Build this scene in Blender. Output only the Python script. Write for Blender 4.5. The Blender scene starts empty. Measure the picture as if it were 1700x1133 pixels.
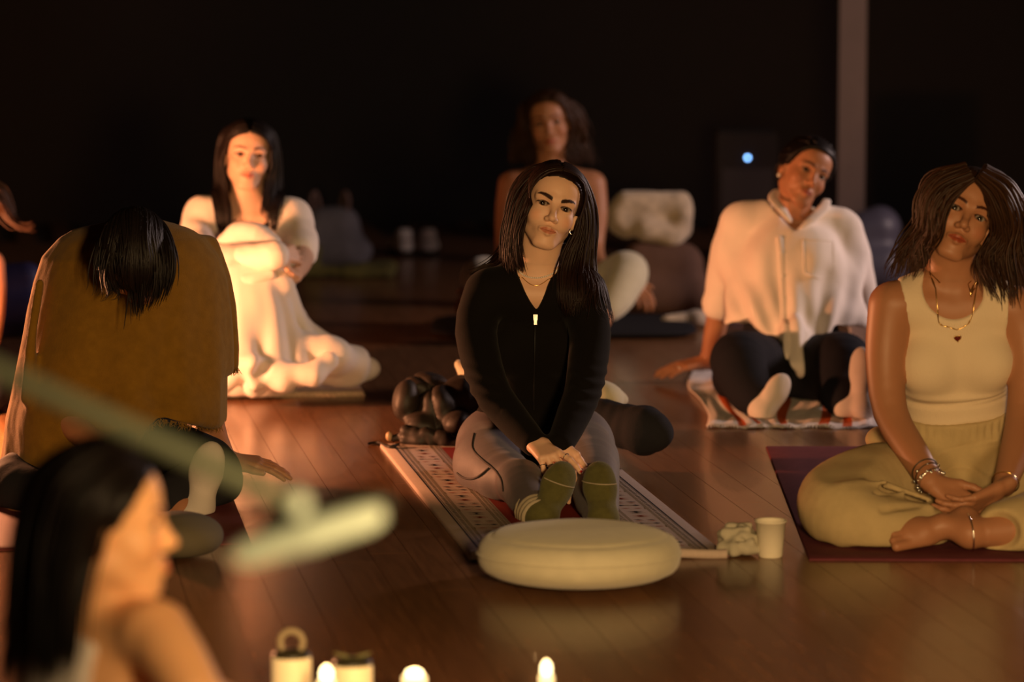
import bpy, math, random
import numpy as np
from mathutils import Vector, Matrix

# ------------------------------------------------------------------ camera, world, lights, exposure
scene = bpy.context.scene
COL = scene.collection
FPX, CX, CY = 5600.0, 850.0, 566.5
PITCH = math.atan(636.5 / FPX)
CAM_H = 1.40
cam_data = bpy.data.cameras.new('camera')
cam = bpy.data.objects.new('camera', cam_data)
COL.objects.link(cam)
cam.location = (0, 0, CAM_H)
cam.rotation_euler = (math.pi / 2 - PITCH, 0, 0)
cam_data.sensor_width = 36.0
cam_data.lens = FPX / 1700 * 36
cam_data.clip_start = 0.05
cam_data.clip_end = 100
cam_data.dof.use_dof = True
cam_data.dof.focus_distance = 8.78
cam_data.dof.aperture_fstop = 2.1
cam_data.dof.aperture_blades = 0
scene.camera = cam

scene.view_settings.view_transform = 'Standard'
scene.view_settings.look = 'None'
scene.view_settings.gamma = 1.0
scene.view_settings.use_curve_mapping = False
scene.view_settings.exposure = 1.6

world = bpy.data.worlds.new('dark_room')
scene.world = world
world.use_nodes = True
world.node_tree.nodes['Background'].inputs['Color'].default_value = (1.0, 0.42, 0.16, 1)
world.node_tree.nodes['Background'].inputs['Strength'].default_value = 0.004


def light(name, kind, loc, energy, color, size=0.1, target=None, spread=None):
    d = bpy.data.lights.new(name, kind)
    d.energy = energy
    d.color = color
    if kind == 'AREA':
        d.shape = 'DISK'
        d.size = size
        if spread:
            d.spread = spread
    else:
        d.shadow_soft_size = size
    if kind == 'SPOT':
        d.spot_size = spread
        d.spot_blend = 0.45
    o = bpy.data.objects.new(name, d)
    COL.objects.link(o)
    o.location = loc
    if target is not None:
        v = Vector(target) - Vector(loc)
        o.rotation_euler = v.to_track_quat('-Z', 'Y').to_euler()
    return o


# orange lamp burning low on the floor to the left of the frame
light('orange_lamp', 'POINT', (-1.92, 9.60, 0.38), 102, (1.0, 0.37, 0.155), 0.10)
# added unseen warm spot, stands in for frontal candlelight on the group
light('front_fill_spot', 'SPOT', (0.6, 2.4, 1.15), 245, (1.0, 0.60, 0.25), 0.22, (0.0, 9.0, 0.5), math.radians(44))
# added dim fill from the right rear, without a visible source
light('right_rear_fill', 'AREA', (4.4, 11.6, 1.9), 40, (1.0, 0.72, 0.66), 0.8, (-0.6, 11.2, 0.4))
# added warm fill, brightens the woman in profile and the pale rods
light('near_fill', 'AREA', (0.45, 2.9, 0.85), 4.6, (1.0, 0.68, 0.34), 0.25, (-0.5, 4.6, 0.75))

# ------------------------------------------------------------------ helpers
_S, _C = math.sin(PITCH), math.cos(PITCH)


def at(px, py, d):
    """world point seen at that place of the photograph, d metres in front of the camera"""
    u = (px - CX) / FPX
    v = (CY - py) / FPX
    dy = _C + v * _S
    t = d / dy
    return np.array([u * t, d, CAM_H + (-_S + v * _C) * t])


def on_floor(px, py, z=0.0):
    u = (px - CX) / FPX
    v = (CY - py) / FPX
    t = (z - CAM_H) / (-_S + v * _C)
    return np.array([u * t, (_C + v * _S) * t, z])


def A(*v):
    return np.array(v, dtype=float)


def unit(v):
    v = np.asarray(v, float)
    return v / (np.linalg.norm(v) + 1e-12)


def lerp(a, b, t):
    return np.asarray(a) * (1 - t) + np.asarray(b) * t


class Field:
    """signed distance field made of blended tapered capsules, ellipsoids and free functions"""

    def __init__(s, k=0.02):
        s.k = k
        s.pr = []

    def cap(s, a, b, ra, rb=None, k=None, op='u', n=None, sq=1.0):
        rb = ra if rb is None else rb
        a = np.asarray(a, float); b = np.asarray(b, float)
        R = max(ra, rb)
        s.pr.append((op, 'c', (a, b, ra, rb, None if n is None else unit(n), sq), s.k if k is None else k,
                     np.minimum(a, b) - R, np.maximum(a, b) + R))
        return s

    def ell(s, c, r, R=None, k=None, op='u'):
        c = np.asarray(c, float); r = np.asarray(r, float)
        R = np.eye(3) if R is None else np.asarray(R)
        e = np.sqrt(((R * r) ** 2).sum(1))
        s.pr.append((op, 'e', (c, r, R), s.k if k is None else k, c - e, c + e))
        return s

    def chain(s, pts, rads, k=None, op='u', n=None, sq=1.0, sub=1):
        pts = [np.asarray(p, float) for p in pts]
        rads = list(rads)
        if sub > 1:
            pts, rads = smooth_path(pts, rads, sub)
        pts = np.array(pts); rads = np.array(rads)
        R = rads[:, None]
        s.pr.append((op, 'h', (pts, rads, None if n is None else unit(n), sq), s.k if k is None else k, (pts - R).min(0), (pts + R).max(0)))
        return s

    def fn(s, f, lo, hi, k=None, op='u'):
        s.pr.append((op, 'f', f, s.k if k is None else k, np.asarray(lo, float), np.asarray(hi, float)))
        return s

    def bounds(s):
        u = [p for p in s.pr if p[0] == 'u']
        return np.min([p[4] for p in u], 0), np.max([p[5] for p in u], 0)

    @staticmethod
    def d1(kind, p, P):
        if kind == 'c':
            a, b, ra, rb, n, sq = p
            q = P - a
            ba = b - a
            if n is not None:
                q = q + (q @ n)[..., None] * n * (sq - 1)
                ba = ba + (ba @ n) * n * (sq - 1)
            t = np.clip((q @ ba) / (ba @ ba + 1e-12), 0, 1)
            q = q - t[..., None] * ba
            return np.sqrt((q * q).sum(-1)) - (ra + (rb - ra) * t)
        if kind == 'h':
            pts, rads, n, sq = p
            o = None
            for i in range(len(pts) - 1):
                d = Field.d1('c', (pts[i], pts[i + 1], rads[i], rads[i + 1], n, sq), P)
                o = d if o is None else np.minimum(o, d)
            return o
        if kind == 'e':
            c, r, R = p
            q = (P - c) @ R
            k0 = np.sqrt(((q / r) ** 2).sum(-1))
            k1 = np.sqrt(((q / (r * r)) ** 2).sum(-1)) + 1e-9
            return k0 * (k0 - 1) / k1
        return p(P)

    @staticmethod
    def comb(op, f, d, k):
        if op == 'u':
            if k <= 0:
                return np.minimum(f, d)
            h = np.maximum(k - np.abs(f - d), 0) / k
            return np.minimum(f, d) - h * h * k * 0.25
        if op == 's':
            d = -d
        h = np.maximum(k - np.abs(f - d), 0) / max(k, 1e-9)
        return np.maximum(f, d) + h * h * k * 0.25

    def eval(s, P):
        f = np.full(P.shape[:-1], 1.0)
        for op, kind, p, k, lo, hi in s.pr:
            f = s.comb(op, f, s.d1(kind, p, P), k)
        return f

    def grid(s, h, lo, hi):
        n = np.ceil((hi - lo) / h).astype(int) + 1
        ax = [lo[i] + h * np.arange(n[i]) for i in range(3)]
        f = np.full(n, 1.0)
        for op, kind, p, k, plo, phi in s.pr:
            m = k + 2.5 * h
            if op == 'i':
                i0, i1 = np.zeros(3, int), n
            else:
                i0 = np.clip(np.floor((plo - m - lo) / h).astype(int), 0, n)
                i1 = np.clip(np.ceil((phi + m - lo) / h).astype(int) + 1, 0, n)
            if (i1 <= i0).any():
                continue
            P = np.stack(np.meshgrid(*[ax[j][i0[j]:i1[j]] for j in range(3)], indexing='ij'), -1)
            sl = tuple(slice(i0[j], i1[j]) for j in range(3))
            f[sl] = s.comb(op, f[sl], s.d1(kind, p, P), k)
        return f

    def mesh(s, h, lo=None, hi=None, smooth=1):
        blo, bhi = s.bounds()
        lo = blo - 3 * h if lo is None else np.asarray(lo, float)
        hi = bhi + 3 * h if hi is None else np.asarray(hi, float)
        f = s.grid(h, lo, hi)
        v, q = surfnet(f)
        v = v * h + lo
        for _ in range(smooth):
            v = relax(v, q, 0.5)
        return v, q


def surfnet(f):
    s = f < 0
    c = np.zeros(tuple(x - 1 for x in f.shape), np.int8)
    for i in (0, 1):
        for j in (0, 1):
            for k in (0, 1):
                c += s[i:f.shape[0] - 1 + i, j:f.shape[1] - 1 + j, k:f.shape[2] - 1 + k]
    act = (c > 0) & (c < 8)
    idx = np.full(act.shape, -1, np.int64)
    ci = np.argwhere(act)
    idx[act] = np.arange(len(ci))
    acc = np.zeros((len(ci), 3)); cnt = np.zeros(len(ci))
    co = [(i, j, k) for i in (0, 1) for j in (0, 1) for k in (0, 1)]
    for a in co:
        for ax in range(3):
            if a[ax]:
                continue
            b = list(a); b[ax] = 1
            ia = ci + np.array(a); ib = ci + np.array(b)
            fa = f[ia[:, 0], ia[:, 1], ia[:, 2]]; fb = f[ib[:, 0], ib[:, 1], ib[:, 2]]
            m = (fa < 0) != (fb < 0)
            t = fa[m] / (fa[m] - fb[m])
            p = ia[m].astype(float)
            p[:, ax] += t
            acc[m] += p; cnt[m] += 1
    v = acc / cnt[:, None]
    quads = []
    for ax in range(3):
        sa = [slice(None)] * 3; sb = [slice(None)] * 3
        sa[ax] = slice(0, -1); sb[ax] = slice(1, None)
        ch = s[tuple(sa)] != s[tuple(sb)]
        o1, o2 = [x for x in range(3) if x != ax]
        e = np.argwhere(ch)
        e = e[(e[:, o1] > 0) & (e[:, o2] > 0) & (e[:, o1] < act.shape[o1]) & (e[:, o2] < act.shape[o2])]
        ins = s[e[:, 0], e[:, 1], e[:, 2]]
        d1 = np.zeros(3, int); d1[o1] = 1
        d2 = np.zeros(3, int); d2[o2] = 1
        g = lambda p: idx[p[:, 0], p[:, 1], p[:, 2]]
        q = np.stack([g(e - d1 - d2), g(e - d2), g(e), g(e - d1)], 1)
        flip = ins if ax != 1 else ~ins
        q[~flip] = q[~flip][:, ::-1]
        quads.append(q)
    q = np.concatenate(quads)
    q = q[(q >= 0).all(1)]
    return v, q


def relax(v, q, w):
    n = len(v)
    a = np.concatenate([q[:, 0], q[:, 1], q[:, 2], q[:, 3]])
    b = np.concatenate([q[:, 1], q[:, 2], q[:, 3], q[:, 0]])
    cnt = np.bincount(a, minlength=n) + np.bincount(b, minlength=n)
    out = np.empty_like(v)
    for i in range(3):
        out[:, i] = (np.bincount(a, v[b, i], n) + np.bincount(b, v[a, i], n)) / np.maximum(cnt, 1)
    m = cnt > 0
    r = v.copy()
    r[m] = v[m] * (1 - w) + out[m] * w
    return r


def normals(v, q):
    fn = np.cross(v[q[:, 2]] - v[q[:, 0]], v[q[:, 3]] - v[q[:, 1]])
    n = np.zeros_like(v)
    for j in range(4):
        for i in range(3):
            n[:, i] += np.bincount(q[:, j], fn[:, i], len(v))
    return n / (np.linalg.norm(n, axis=1)[:, None] + 1e-12)


def smooth_path(pts, rads, sub):
    P = [pts[0]] + list(pts) + [pts[-1]]
    Rr = [rads[0]] + list(rads) + [rads[-1]]
    op, orr = [], []
    for i in range(1, len(P) - 2):
        for j in range(sub):
            t = j / sub
            a, b, c, d = P[i - 1], P[i], P[i + 1], P[i + 2]
            op.append(0.5 * (2 * b + (c - a) * t + (2 * a - 5 * b + 4 * c - d) * t * t + (3 * b - a - 3 * c + d) * t ** 3))
            orr.append(Rr[i] * (1 - t) + Rr[i + 1] * t)
    op.append(pts[-1]); orr.append(rads[-1])
    return op, orr


_rng = np.random.RandomState(5)
_WAVES = [(unit(_rng.randn(3)), _rng.rand() * 6.28) for _ in range(24)]


def fold(v, freq, seed=0, n=5):
    """smooth pseudo noise made of warped sine waves"""
    o = np.zeros(len(v))
    w = np.zeros(len(v))
    for i in range(n):
        d, ph = _WAVES[(seed * 5 + i) % 24]
        o += np.sin(v @ d * freq * (0.7 + 0.25 * i) + ph + 1.7 * w)
        w = np.sin(v @ d[[1, 2, 0]] * freq * 0.5 + ph * 2)
    return o / n


def tube(pts, r, n=6, r2=None, closed=False):
    """polyline tube -> (v, q); r may be a list"""
    pts = np.asarray(pts, float)
    m = len(pts)
    rr = np.full(m, r) if np.isscalar(r) else np.asarray(r)
    t = np.gradient(pts, axis=0) if not closed else np.roll(pts, -1, 0) - np.roll(pts, 1, 0)
    t /= np.linalg.norm(t, axis=1)[:, None] + 1e-12
    up = A(0, 0, 1) if abs(t[0][2]) < 0.9 else A(1, 0, 0)
    v = []
    nn = unit(np.cross(t[0], up))
    for i in range(m):
        nn = unit(nn - t[i] * (nn @ t[i]))
        bb = np.cross(t[i], nn)
        for j in range(n):
            a = 2 * math.pi * j / n
            v.append(pts[i] + rr[i] * (math.cos(a) * nn + math.sin(a) * bb))
    q = []
    for i in range(m if closed else m - 1):
        for j in range(n):
            a = i * n + j; b = i * n + (j + 1) % n
            c = ((i + 1) % m) * n + (j + 1) % n; d = ((i + 1) % m) * n + j
            q.append((a, b, c, d))
    v = np.array(v); q = np.array(q)
    return v, q


def lathe(prof, n=32, c=(0, 0, 0)):
    v, q = [], []
    for r, z in prof:
        for j in range(n):
            a = 2 * math.pi * j / n
            v.append((c[0] + r * math.cos(a), c[1] + r * math.sin(a), c[2] + z))
    for i in range(len(prof) - 1):
        for j in range(n):
            q.append((i * n + j, i * n + (j + 1) % n, (i + 1) * n + (j + 1) % n, (i + 1) * n + j))
    return np.array(v, float), np.array(q)


def box(lo, hi, bev=0.0):
    lo = np.asarray(lo, float); hi = np.asarray(hi, float)
    if bev:
        b = bev
        v = [(x, y, lo[2]) for x, y in ((lo[0], lo[1]), (hi[0], lo[1]), (hi[0], hi[1]), (lo[0], hi[1]))]
        v += [(x, y, hi[2] - b) for x, y in ((lo[0], lo[1]), (hi[0], lo[1]), (hi[0], hi[1]), (lo[0], hi[1]))]
        v += [(x, y, hi[2]) for x, y in ((lo[0] + b, lo[1] + b), (hi[0] - b, lo[1] + b), (hi[0] - b, hi[1] - b), (lo[0] + b, hi[1] - b))]
        q = [(3, 2, 1, 0)]
        for k in (0, 4):
            for j in range(4):
                q.append((k + j, k + (j + 1) % 4, k + 4 + (j + 1) % 4, k + 4 + j))
        q.append((8, 9, 10, 11))
        return np.array(v), np.array(q)
    v = [(x, y, z) for z in (lo[2], hi[2]) for x, y in ((lo[0], lo[1]), (hi[0], lo[1]), (hi[0], hi[1]), (lo[0], hi[1]))]
    q = [(3, 2, 1, 0), (4, 5, 6, 7), (0, 1, 5, 4), (1, 2, 6, 5), (2, 3, 7, 6), (3, 0, 4, 7)]
    return np.array(v, float), np.array(q)


def ball(c, r, n=8, m=6):
    r = np.broadcast_to(np.asarray(r, float), (3,))
    prof = [(math.sin(math.pi * i / m), -math.cos(math.pi * i / m)) for i in range(m + 1)]
    prof[0] = (1e-4, -1); prof[-1] = (1e-4, 1)
    v, q = lathe(prof, n)
    return v * r + np.asarray(c), q


def merge(parts):
    V, Q, o = [], [], 0
    for v, q in parts:
        V.append(np.asarray(v)); Q.append(np.asarray(q) + o)
        o += len(v)
    return np.concatenate(V), np.concatenate(Q)


def rot(axis, ang):
    return np.array(Matrix.Rotation(ang, 3, Vector(axis)))


def rz(ang):
    return rot((0, 0, 1), ang)


# ------------------------------------------------------------------ materials
def mat(name, col, rough=0.7, var=0.0, vscale=12.0, bump=0.0, bscale=250.0, spec=0.5, sheen=0.0, metal=0.0,
        attr=False, emit=None, es=0.0, rnd=0.0, coat=0.0, sss=0.0, trans=0.0, weave=False, stretch=None):
    m = bpy.data.materials.new(name)
    m.use_nodes = True
    N, L = m.node_tree.nodes, m.node_tree.links
    b = N['Principled BSDF']
    b.inputs['Roughness'].default_value = rough
    b.inputs['Specular IOR Level'].default_value = spec
    b.inputs['Metallic'].default_value = metal
    b.inputs['Sheen Weight'].default_value = sheen
    b.inputs['Coat Weight'].default_value = coat
    b.inputs['Subsurface Weight'].default_value = sss
    b.inputs['Subsurface Radius'].default_value = (0.012, 0.005, 0.003)
    b.inputs['Subsurface Scale'].default_value = 1.0
    b.inputs['Transmission Weight'].default_value = trans
    rgb = N.new('ShaderNodeRGB')
    rgb.outputs[0].default_value = (*col, 1)
    cur = rgb.outputs[0]

    def mul(c, val, fac=1.0):
        x = N.new('ShaderNodeMix'); x.data_type = 'RGBA'; x.blend_type = 'MULTIPLY'
        x.inputs['Factor'].default_value = fac
        L.new(c, x.inputs[6]); L.new(val, x.inputs[7])
        return x.outputs[2]

    tc = N.new('ShaderNodeTexCoord')
    co = tc.outputs['Object']
    if stretch:
        mp = N.new('ShaderNodeMapping')
        mp.inputs['Scale'].default_value = stretch
        L.new(co, mp.inputs['Vector']); co = mp.outputs[0]
    if attr:
        at_ = N.new('ShaderNodeAttribute'); at_.attribute_name = 'tint'
        cur = mul(cur, at_.outputs['Color'])
    if var:
        nz = N.new('ShaderNodeTexNoise')
        nz.inputs['Scale'].default_value = vscale
        nz.inputs['Detail'].default_value = 6
        L.new(co, nz.inputs['Vector'])
        mr = N.new('ShaderNodeMapRange')
        mr.inputs['From Min'].default_value = 0.3; mr.inputs['From Max'].default_value = 0.7
        mr.inputs['To Min'].default_value = 1 - var; mr.inputs['To Max'].default_value = 1 + var
        L.new(nz.outputs['Fac'], mr.inputs['Value'])
        cur = mul(cur, mr.outputs[0])
    if rnd:
        oi = N.new('ShaderNodeObjectInfo')
        mr = N.new('ShaderNodeMapRange')
        mr.inputs['To Min'].default_value = 1 - rnd; mr.inputs['To Max'].default_value = 1 + rnd
        L.new(oi.outputs['Random'], mr.inputs['Value'])
        cur = mul(cur, mr.outputs[0])
    L.new(cur, b.inputs['Base Color'])
    if bump:
        nz = N.new('ShaderNodeTexNoise')
        nz.inputs['Scale'].default_value = bscale
        nz.inputs['Detail'].default_value = 3
        L.new(co, nz.inputs['Vector'])
        bp = N.new('ShaderNodeBump')
        bp.inputs['Strength'].default_value = bump
        bp.inputs['Distance'].default_value = 0.002
        L.new(nz.outputs['Fac'], bp.inputs['Height'])
        L.new(bp.outputs[0], b.inputs['Normal'])
    if emit:
        b.inputs['Emission Color'].default_value = (*emit, 1)
        b.inputs['Emission Strength'].default_value = es
    return m


def put(name, vq, m, parent=None, base=None, label=None, category=None, group=None, kind=None, tint=None, smooth=True, midx=None):
    """link (vertices, quads) given in world coordinates as ONE object; parts keep the origin of their thing"""
    v, q = vq
    v = np.asarray(v, float); q = np.asarray(q)
    if parent is not None:
        org = parent['_org']
        org = np.array([org[0], org[1], org[2]])
    else:
        org = np.asarray(base if base is not None else (0, 0, 0), float)
    me = bpy.data.meshes.new(name)
    vl = v - org
    k = q.shape[1]
    me.vertices.add(len(vl)); me.vertices.foreach_set('co', vl.astype(np.float32).ravel())
    me.loops.add(q.size); me.loops.foreach_set('vertex_index', q.astype(np.int32).ravel())
    me.polygons.add(len(q))
    me.polygons.foreach_set('loop_start', (np.arange(len(q)) * k).astype(np.int32))
    me.polygons.foreach_set('loop_total', np.full(len(q), k, np.int32))
    for mm in (m if isinstance(m, (list, tuple)) else [m]):
        me.materials.append(mm)
    if midx is not None:
        me.polygons.foreach_set('material_index', np.asarray(midx, np.int32))
    me.update(calc_edges=True)
    me.validate()
    me.polygons.foreach_set('use_smooth', np.full(len(me.polygons), bool(smooth)))
    if tint is not None:
        a = me.color_attributes.new('tint', 'FLOAT_COLOR', 'POINT')
        t = np.ones((len(vl), 4), np.float32); t[:, :3] = tint
        a.data.foreach_set('color', t.ravel())
    o = bpy.data.objects.new(name, me)
    COL.objects.link(o)
    if parent is not None:
        o.parent = parent
        o['_org'] = org.tolist()
    else:
        o.location = org
        o['_org'] = org.tolist()
    if label: o['label'] = label
    if category: o['category'] = category
    if group: o['group'] = group
    if kind: o['kind'] = kind
    return o


def empty(name, base, label, category, group=None):
    o = bpy.data.objects.new(name, None)
    COL.objects.link(o)
    o.location = base
    o['_org'] = [float(x) for x in base]
    o.empty_display_size = 0.1
    o['label'] = label; o['category'] = category
    if group: o['group'] = group
    return o
# ------------------------------------------------------------------ figure building
class Head:
    def __init__(s, eyes, yaw=0, pitch=0, roll=0, sc=1.0, fwd0=None):
        y, p, r = math.radians(yaw), math.radians(pitch), math.radians(roll)
        f = A(math.sin(y) * math.cos(p), -math.cos(y) * math.cos(p), math.sin(p))
        ri = unit(np.cross(A(0, 0, 1), f)); up = np.cross(f, ri)
        s.f = f
        s.u = up * math.cos(r) + ri * math.sin(r)
        s.r = ri * math.cos(r) - up * math.sin(r)
        s.R = np.stack([s.r, s.f, s.u], 1)
        s.sc = sc
        s.o = np.asarray(eyes, float) - s.R @ A(0, 0.076, 0) * sc

    def w(s, x, y, z):
        return s.o + s.R @ A(x, y, z) * s.sc

    def loc(s, P):
        return (P - s.o) @ s.R / s.sc


def head_shape(F, H, slim=1.0):
    sc = H.sc
    E = lambda c, r, k=.012, op='u': F.ell(H.w(*c), np.array(r) * sc, H.R, k, op)
    Cc = lambda a, b, ra, rb=None, k=.010, op='u': F.cap(H.w(*a), H.w(*b), ra * sc, (rb or ra) * sc, k, op)
    E((0, -.012, .036), (.072, .093, .076), 0.02)
    E((0, .020, -.022), (.060 * slim, .062, .076), .03)
    E((0, .040, .045), (.056, .043, .046), .02)
    for s in (-1, 1):
        Cc((s * .050 * slim, .0, -.056), (s * .017, .060, -.099), .015, .015, .022)
        E((s * .039 * slim, .050, -.032), (.022, .024, .024), .02)
        Cc((s * .012, .078, .017), (s * .045, .063, .015), .010, .009, .012)
    E((0, .065, -.100), (.018, .014, .013), .016)
    E((0, .060, -.068), (.030, .026, .026), .016)
    for s in (-1, 1):
        E((s * .0315, .091, .0), (.0185, .0135, .0125), .010, 's')
    Cc((0, .076, .010), (0, .094, -.026), .0075, .0085, .012)
    E((0, .0975, -.0345), (.0105, .0115, .0095), .010)
    for s in (-1, 1):
        E((s * .0118, .087, -.0385), (.0075, .0095, .0068), .006)
        E((s * .0062, .0945, -.0450), (.0036, .0055, .0030), .002, 's')
    for s in (-1, 1):
        E((s * .0315, .0640, -.0005), (.0165, .0148, .0118), .005)
        E((s * .0315, .0785, -.0010), (.0144, .0120, .0060), .0015, 's')
        # ear
        E((s * .071, -.014, -.012), (.010, .020, .031), .008)
        E((s * .080, -.010, -.006), (.006, .012, .018), .006, 's')
    Cc((-.021, .0780, -.0655), (-.004, .0865, -.0615), .0040, .0052, .005)
    Cc((.021, .0780, -.0655), (.004, .0865, -.0615), .0040, .0052, .005)
    Cc((-.019, .0775, -.0695), (0, .0860, -.0740), .0045, .0068, .005)
    Cc((.019, .0775, -.0695), (0, .0860, -.0740), .0045, .0068, .005)
    Cc((-.024, .083, -.0685), (0, .0945, -.0672), .0012, .0014, .002, 's')
    Cc((.024, .083, -.0685), (0, .0945, -.0672), .0012, .0014, .002, 's')


def face_tint(H, V, T, brow=.0036, browc=(.10, .06, .05), lip=(.82, .40, .34), lash=.25, browz=(.0175, .0215, .0240, .0215, .0165)):
    p = H.loc(V)
    x, y, z = np.abs(p[:, 0]), p[:, 1], p[:, 2]
    near = (y > .03) & (z > -.14) & (z < .12) & (x < .075)

    def blend(m, c, a=1.0):
        m = np.clip(m, 0, 1)[:, None] * a * near[:, None]
        T[:] = T * (1 - m) + T * np.array(c) * m

    blend(1 - ((x - .042) / .02) ** 2 - ((z + .034) / .018) ** 2, (1.0, .82, .76), .8)
    zu = -.0668 + .0082 * (1 - (x / .0245) ** 2) - .0018 * np.exp(-(x / .004) ** 2)
    zl = -.0672 - .0100 * (1 - (x / .0235) ** 2)
    m = np.minimum(np.minimum((zu - z) / .0012, (z - zl) / .0012), (.0245 - x) / .001)
    blend(m * (y > .06), lip)
    blend(1.3 - np.abs(z + .0675) / .0011 - (x > .024) * 9, (.35, .22, .2), .8)
    bx = np.array([.0125, .022, .034, .045, .051]); bz = np.array(browz)
    th = np.interp(x, bx, [brow, brow * 1.1, brow * .95, brow * .6, brow * .3])
    m = (th - np.abs(z - np.interp(x, bx, bz))) / .0010 + .5
    blend(m * ((x > .0115) & (x < .052)), browc)
    e = ((x - .0315) / .0140) ** 2 + ((z + .001) / .0060) ** 2
    blend((1.75 - e) * 2.5 * (z > -.001), (lash * .5, lash * .4, lash * .35))
    blend((1.5 - e) * 1.5 * (z <= -.001), (.5, .36, .32), .7)
    blend(1 - ((x - .0315) / .022) ** 2 - ((z - .004) / .013) ** 2, (.86, .78, .74), .6)


def make_eyes(H, parent, gaze=(0, 1, 0), iris=(.05, .025, .012)):
    for s in (-1, 1):
        c = H.w(s * .0315, .0648, -.0008)
        v, q = ball((0, 0, 0), 1, 20, 16)
        g = unit(gaze)
        ang = np.arccos(np.clip(v @ g, -1, 1))
        t = np.ones((len(v), 3)) * A(.34, .28, .23)
        t[ang < .66] = iris
        t[ang < .36] = A(.004, .004, .004)
        put('eye', (c + (v * .0128) @ H.R.T * H.sc, q), M_EYE, parent, tint=t)


def torso(F, J, inf=0.0, k=.05, bust=1.0, s=1.0, wst=1.0, hip=1.0):
    pel, neck, sl, sr = J['pel'], J['neck'], J['sl'], J['sr']
    u = unit(neck - pel)
    f = unit(J.get('fwd', A(0, -1, 0)) - u * (J.get('fwd', A(0, -1, 0)) @ u))
    r = unit(np.cross(u, f))
    J['u'], J['f'], J['r'] = u, f, r
    R = np.stack([r, f, u], 1)
    J['R'] = R
    L = np.linalg.norm(neck - pel)
    chest = lerp(pel, neck, .64); waist = lerp(pel, neck, .34)
    if 'waist' in J: waist = J['waist']
    J['chest'] = chest
    F.ell(pel, A(.160 * hip, .110, .105) * s + inf, R, k)
    F.ell(waist, A(.122 * wst, .092 * wst, .125) * s + inf, R, k)
    F.ell(chest, A(.143, .098, .150) * s + inf, R, k)
    F.cap(lerp(sl, sr, .1), lerp(sl, sr, .9), .046 * s + inf, None, k)
    for sh in (sl, sr):
        F.cap(neck + u * .012, lerp(neck, sh, .85), .036 * s + inf, .042 * s + inf, k * .6)
    if bust:
        for sg in (-1, 1):
            F.ell(chest + f * .070 * s + r * sg * .070 * s - u * .005, A(.062, .052, .062) * s * bust + inf, R, k * .7)


def neck_shape(F, J, H, r=.050):
    F.cap(H.w(0, -.020, -.050), J['neck'] - J['u'] * .01, r * H.sc, r * 1.05 * H.sc, .025)
    for sg in (-1, 1):
        F.cap(H.w(sg * .045, -.02, -.06), J['neck'] + J['f'] * .045 + J['r'] * sg * .012 - J['u'] * .03, .010, .010, .02)
        F.cap(J['neck'] + J['f'] * .055 + J['r'] * sg * .02 - J['u'] * .04, lerp(J['neck'], J['sl'] if sg < 0 else J['sr'], .75) + J['f'] * .045, .008, .008, .025)


def hand(F, W, D, N, side, curl=.35, spread=.12, thumb=(.75, .6, -.25), sc=1.0, curls=None, tcurl=.3):
    """W wrist, D wrist->knuckles, N out of the back of the hand, side: +1/-1 which side the thumb is on"""
    D = unit(D); N = unit(N - D * (N @ D)); S = unit(np.cross(D, N)) * side
    tips = []
    kn = []
    spec = [(.0265, .086, (.040, .024, .019), .0088), (.0090, .090, (.044, .028, .020), .0090),
            (-.0085, .086, (.041, .026, .019), .0086), (-.0245, .079, (.032, .019, .017), .0076)]
    F.cap(W - D * .02, W + D * .012, .023 * sc, .024 * sc, .012, n=N, sq=1.35)
    for i, (off, pl, seg, r) in enumerate(spec):
        K = W + (D * pl + S * off) * sc
        F.cap(W + (S * off * .55 + D * .012) * sc, K, .0125 * sc, .0105 * sc, .010)
        c = curls[i] if curls else (curl, curl * 1.2, curl * .8)
        d = unit(D + S * spread * (off / .03)); p = K
        ang = 0
        J = [K]
        rr = r * sc
        for sgl, a in zip(seg, c):
            ang += a
            dd = unit(d * math.cos(ang) - N * math.sin(ang))
            p2 = p + dd * sgl * sc
            F.cap(p, p2, rr, rr * .90, .0035)
            p = p2; rr *= .90
            J.append(p)
        tips.append((p, dd, N)); kn.append(J)
    t = unit(S * thumb[0] + D * thumb[1] + N * thumb[2])
    p0 = W + (S * .016 + D * .018) * sc
    p1 = p0 + t * .042 * sc
    t2 = unit(t + D * tcurl - S * tcurl * .6)
    p2 = p1 + t2 * .032 * sc
    p3 = p2 + unit(t2 + D * tcurl - S * tcurl * .6) * .025 * sc
    F.cap(p0, p1, .0155 * sc, .0115 * sc, .012)
    F.cap(p1, p2, .0105 * sc, .0095 * sc, .004)
    F.cap(p2, p3, .0092 * sc, .0078 * sc, .003)
    return dict(tips=tips, kn=kn, thumb=(p1, p2, p3), box=(W, sc))


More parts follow.
